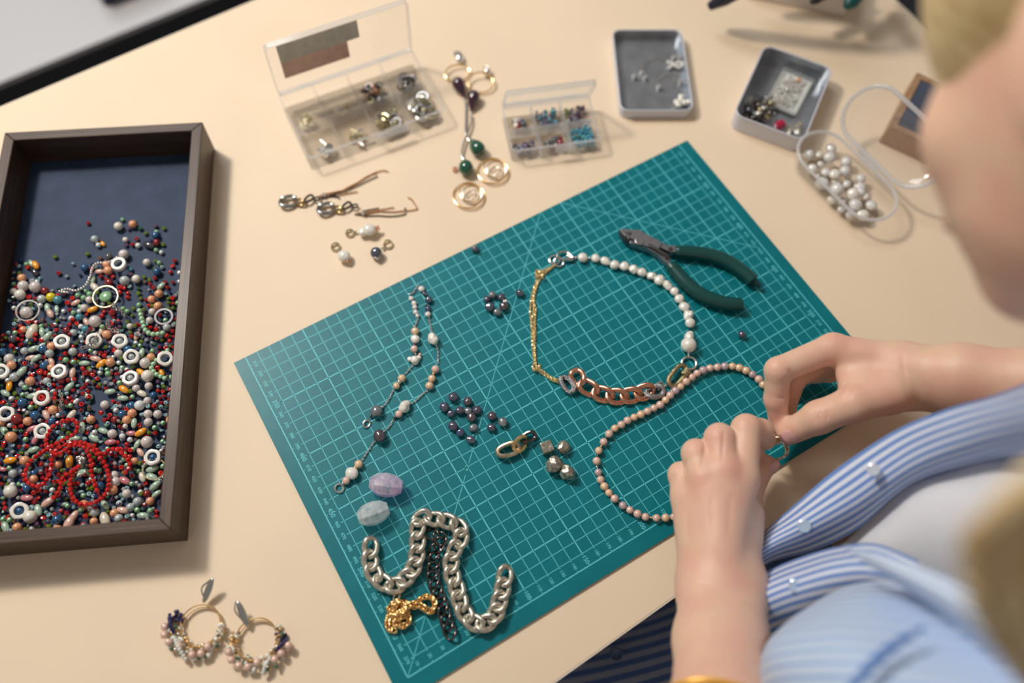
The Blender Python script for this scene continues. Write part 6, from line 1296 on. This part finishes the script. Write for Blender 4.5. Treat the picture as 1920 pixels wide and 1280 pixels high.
# white undershirt
WT_ = pr('white cotton', (.74, .76, .80), .8, sheen=.2, bump=.2, scale=500)
cloth('undershirt', [
    [(1540, 1060, .60), (1640, 965, .575), (1700, 898, .56), (1760, 872, .545), (1900, 850, .50), (2150, 830, .46)],
    [(1570, 1075, .585), (1660, 1010, .555), (1740, 955, .53), (1820, 930, .505), (1940, 920, .47), (2180, 910, .43)],
    [(1620, 1095, .58), (1700, 1065, .545), (1790, 1040, .515), (1870, 1020, .49), (1980, 1010, .455), (2200, 1010, .41)],
    [(1680, 1140, .58), (1760, 1140, .54), (1860, 1150, .51), (1950, 1150, .48), (2050, 1150, .45), (2250, 1160, .41)]], WT_, 50, 36, .004, 12, 9)
# hanging shirt hem under the table edge, its shade painted in as darker stripes
S_G = stripes('shaded blue stripes hem', (.05, .11, .30), (.26, .29, .40), 12.5, ratio=.5)
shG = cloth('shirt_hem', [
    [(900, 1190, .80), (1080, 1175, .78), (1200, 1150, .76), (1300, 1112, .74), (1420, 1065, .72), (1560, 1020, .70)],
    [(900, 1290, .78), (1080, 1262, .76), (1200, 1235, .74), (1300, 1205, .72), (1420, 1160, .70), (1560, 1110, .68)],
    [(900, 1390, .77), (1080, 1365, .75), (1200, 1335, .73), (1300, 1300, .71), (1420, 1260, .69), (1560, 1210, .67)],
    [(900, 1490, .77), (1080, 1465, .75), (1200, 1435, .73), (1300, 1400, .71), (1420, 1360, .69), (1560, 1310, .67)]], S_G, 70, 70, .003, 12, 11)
# dark trousers on the lap, deep below the table
TRO = pr('dark trousers', (.012, .015, .03), .8)
lapa = T2(.10, -.42, -.34); lapb = T2(.45, -.42, -.34); kn1 = T2(.02, .16, -.37); kn2 = T2(.46, .16, -.37)
for a, b in ((lapa, kn1), (lapb, kn2)):
    obj('trouser_leg', tube(smooth_path([a, a.lerp(b, .5), b, b + Vector((0, 0, -.04)), b + Vector((0, 0, -.34))]), lambda t: .085 - .03 * t, 18), TRO, person)
obj('chair_seat', xf(mv(box(.46, .44, .05, .012), 0, 0, 0), Matrix.Translation(T2(.27, -.46, -.37)) @ RM('Z', math.atan2(EX.y, EX.x))), pr('dark seat fabric', (.03, .03, .035), .8), None, label='dark upholstered stool seat under the person', cat='stool') if False else None
obj('sleeve_fold_shade', tube(smooth_path([D(1560, 1350, .372), D(1600, 1285, .376), D(1645, 1235, .380), D(1690, 1200, .384), D(1735, 1175, .388)]), lambda t: .0024 * math.sin(PI * (.08 + .84 * t)), 8, flat=.5), pr('fold shade blue', CB, .75), person)  # dark blue tube laid on the sleeve as the painted shade of a fold
# buttons
def button(o_, px, py, dep, r, m_, tilt):
    M_ = Matrix.Translation(D(px, py, dep)) @ (Vector((0, 0, H)) - D(px, py, dep) + Vector(tilt)).to_track_quat('Z', 'Y').to_matrix().to_4x4()
    g = lathe([(r * .2, -.0004), (r, -.0003), (r, .0007), (r * .82, .0010), (r * .7, .0005), (r * .05, .0004)], 24)
    holes = [mv(lathe([(r * .12, .0002), (r * .12, .00075), (r * .02, .00076)], 8), dx * r * .28, dy * r * .28, 0) for dx in (-1, 1) for dy in (-1, 1)]
    b_ = obj('button', xf(join(g, *holes), M_), m_); b_.parent = o_; b_.location = WL[b_.name] - WL[o_.name]; return b_
BT = pr('pale blue button', (.42, .55, .70), .25, coat=.4); BTD = pr('dark blue button', (.05, .10, .22), .3, coat=.3)
button(shA, 1508, 986, .5705, .0043, BT, (0, 0, 0)); button(shB, 1492, 1098, .539, .0043, BT, (0, 0, 0)); button(shG, 1155, 1226, .739, .0060, BTD, (0, 0, 0)); button(shA, 1638, 880, .541, .0040, pr('clear button', (.60, .66, .74), .2, coat=.5), (0, 0, 0))
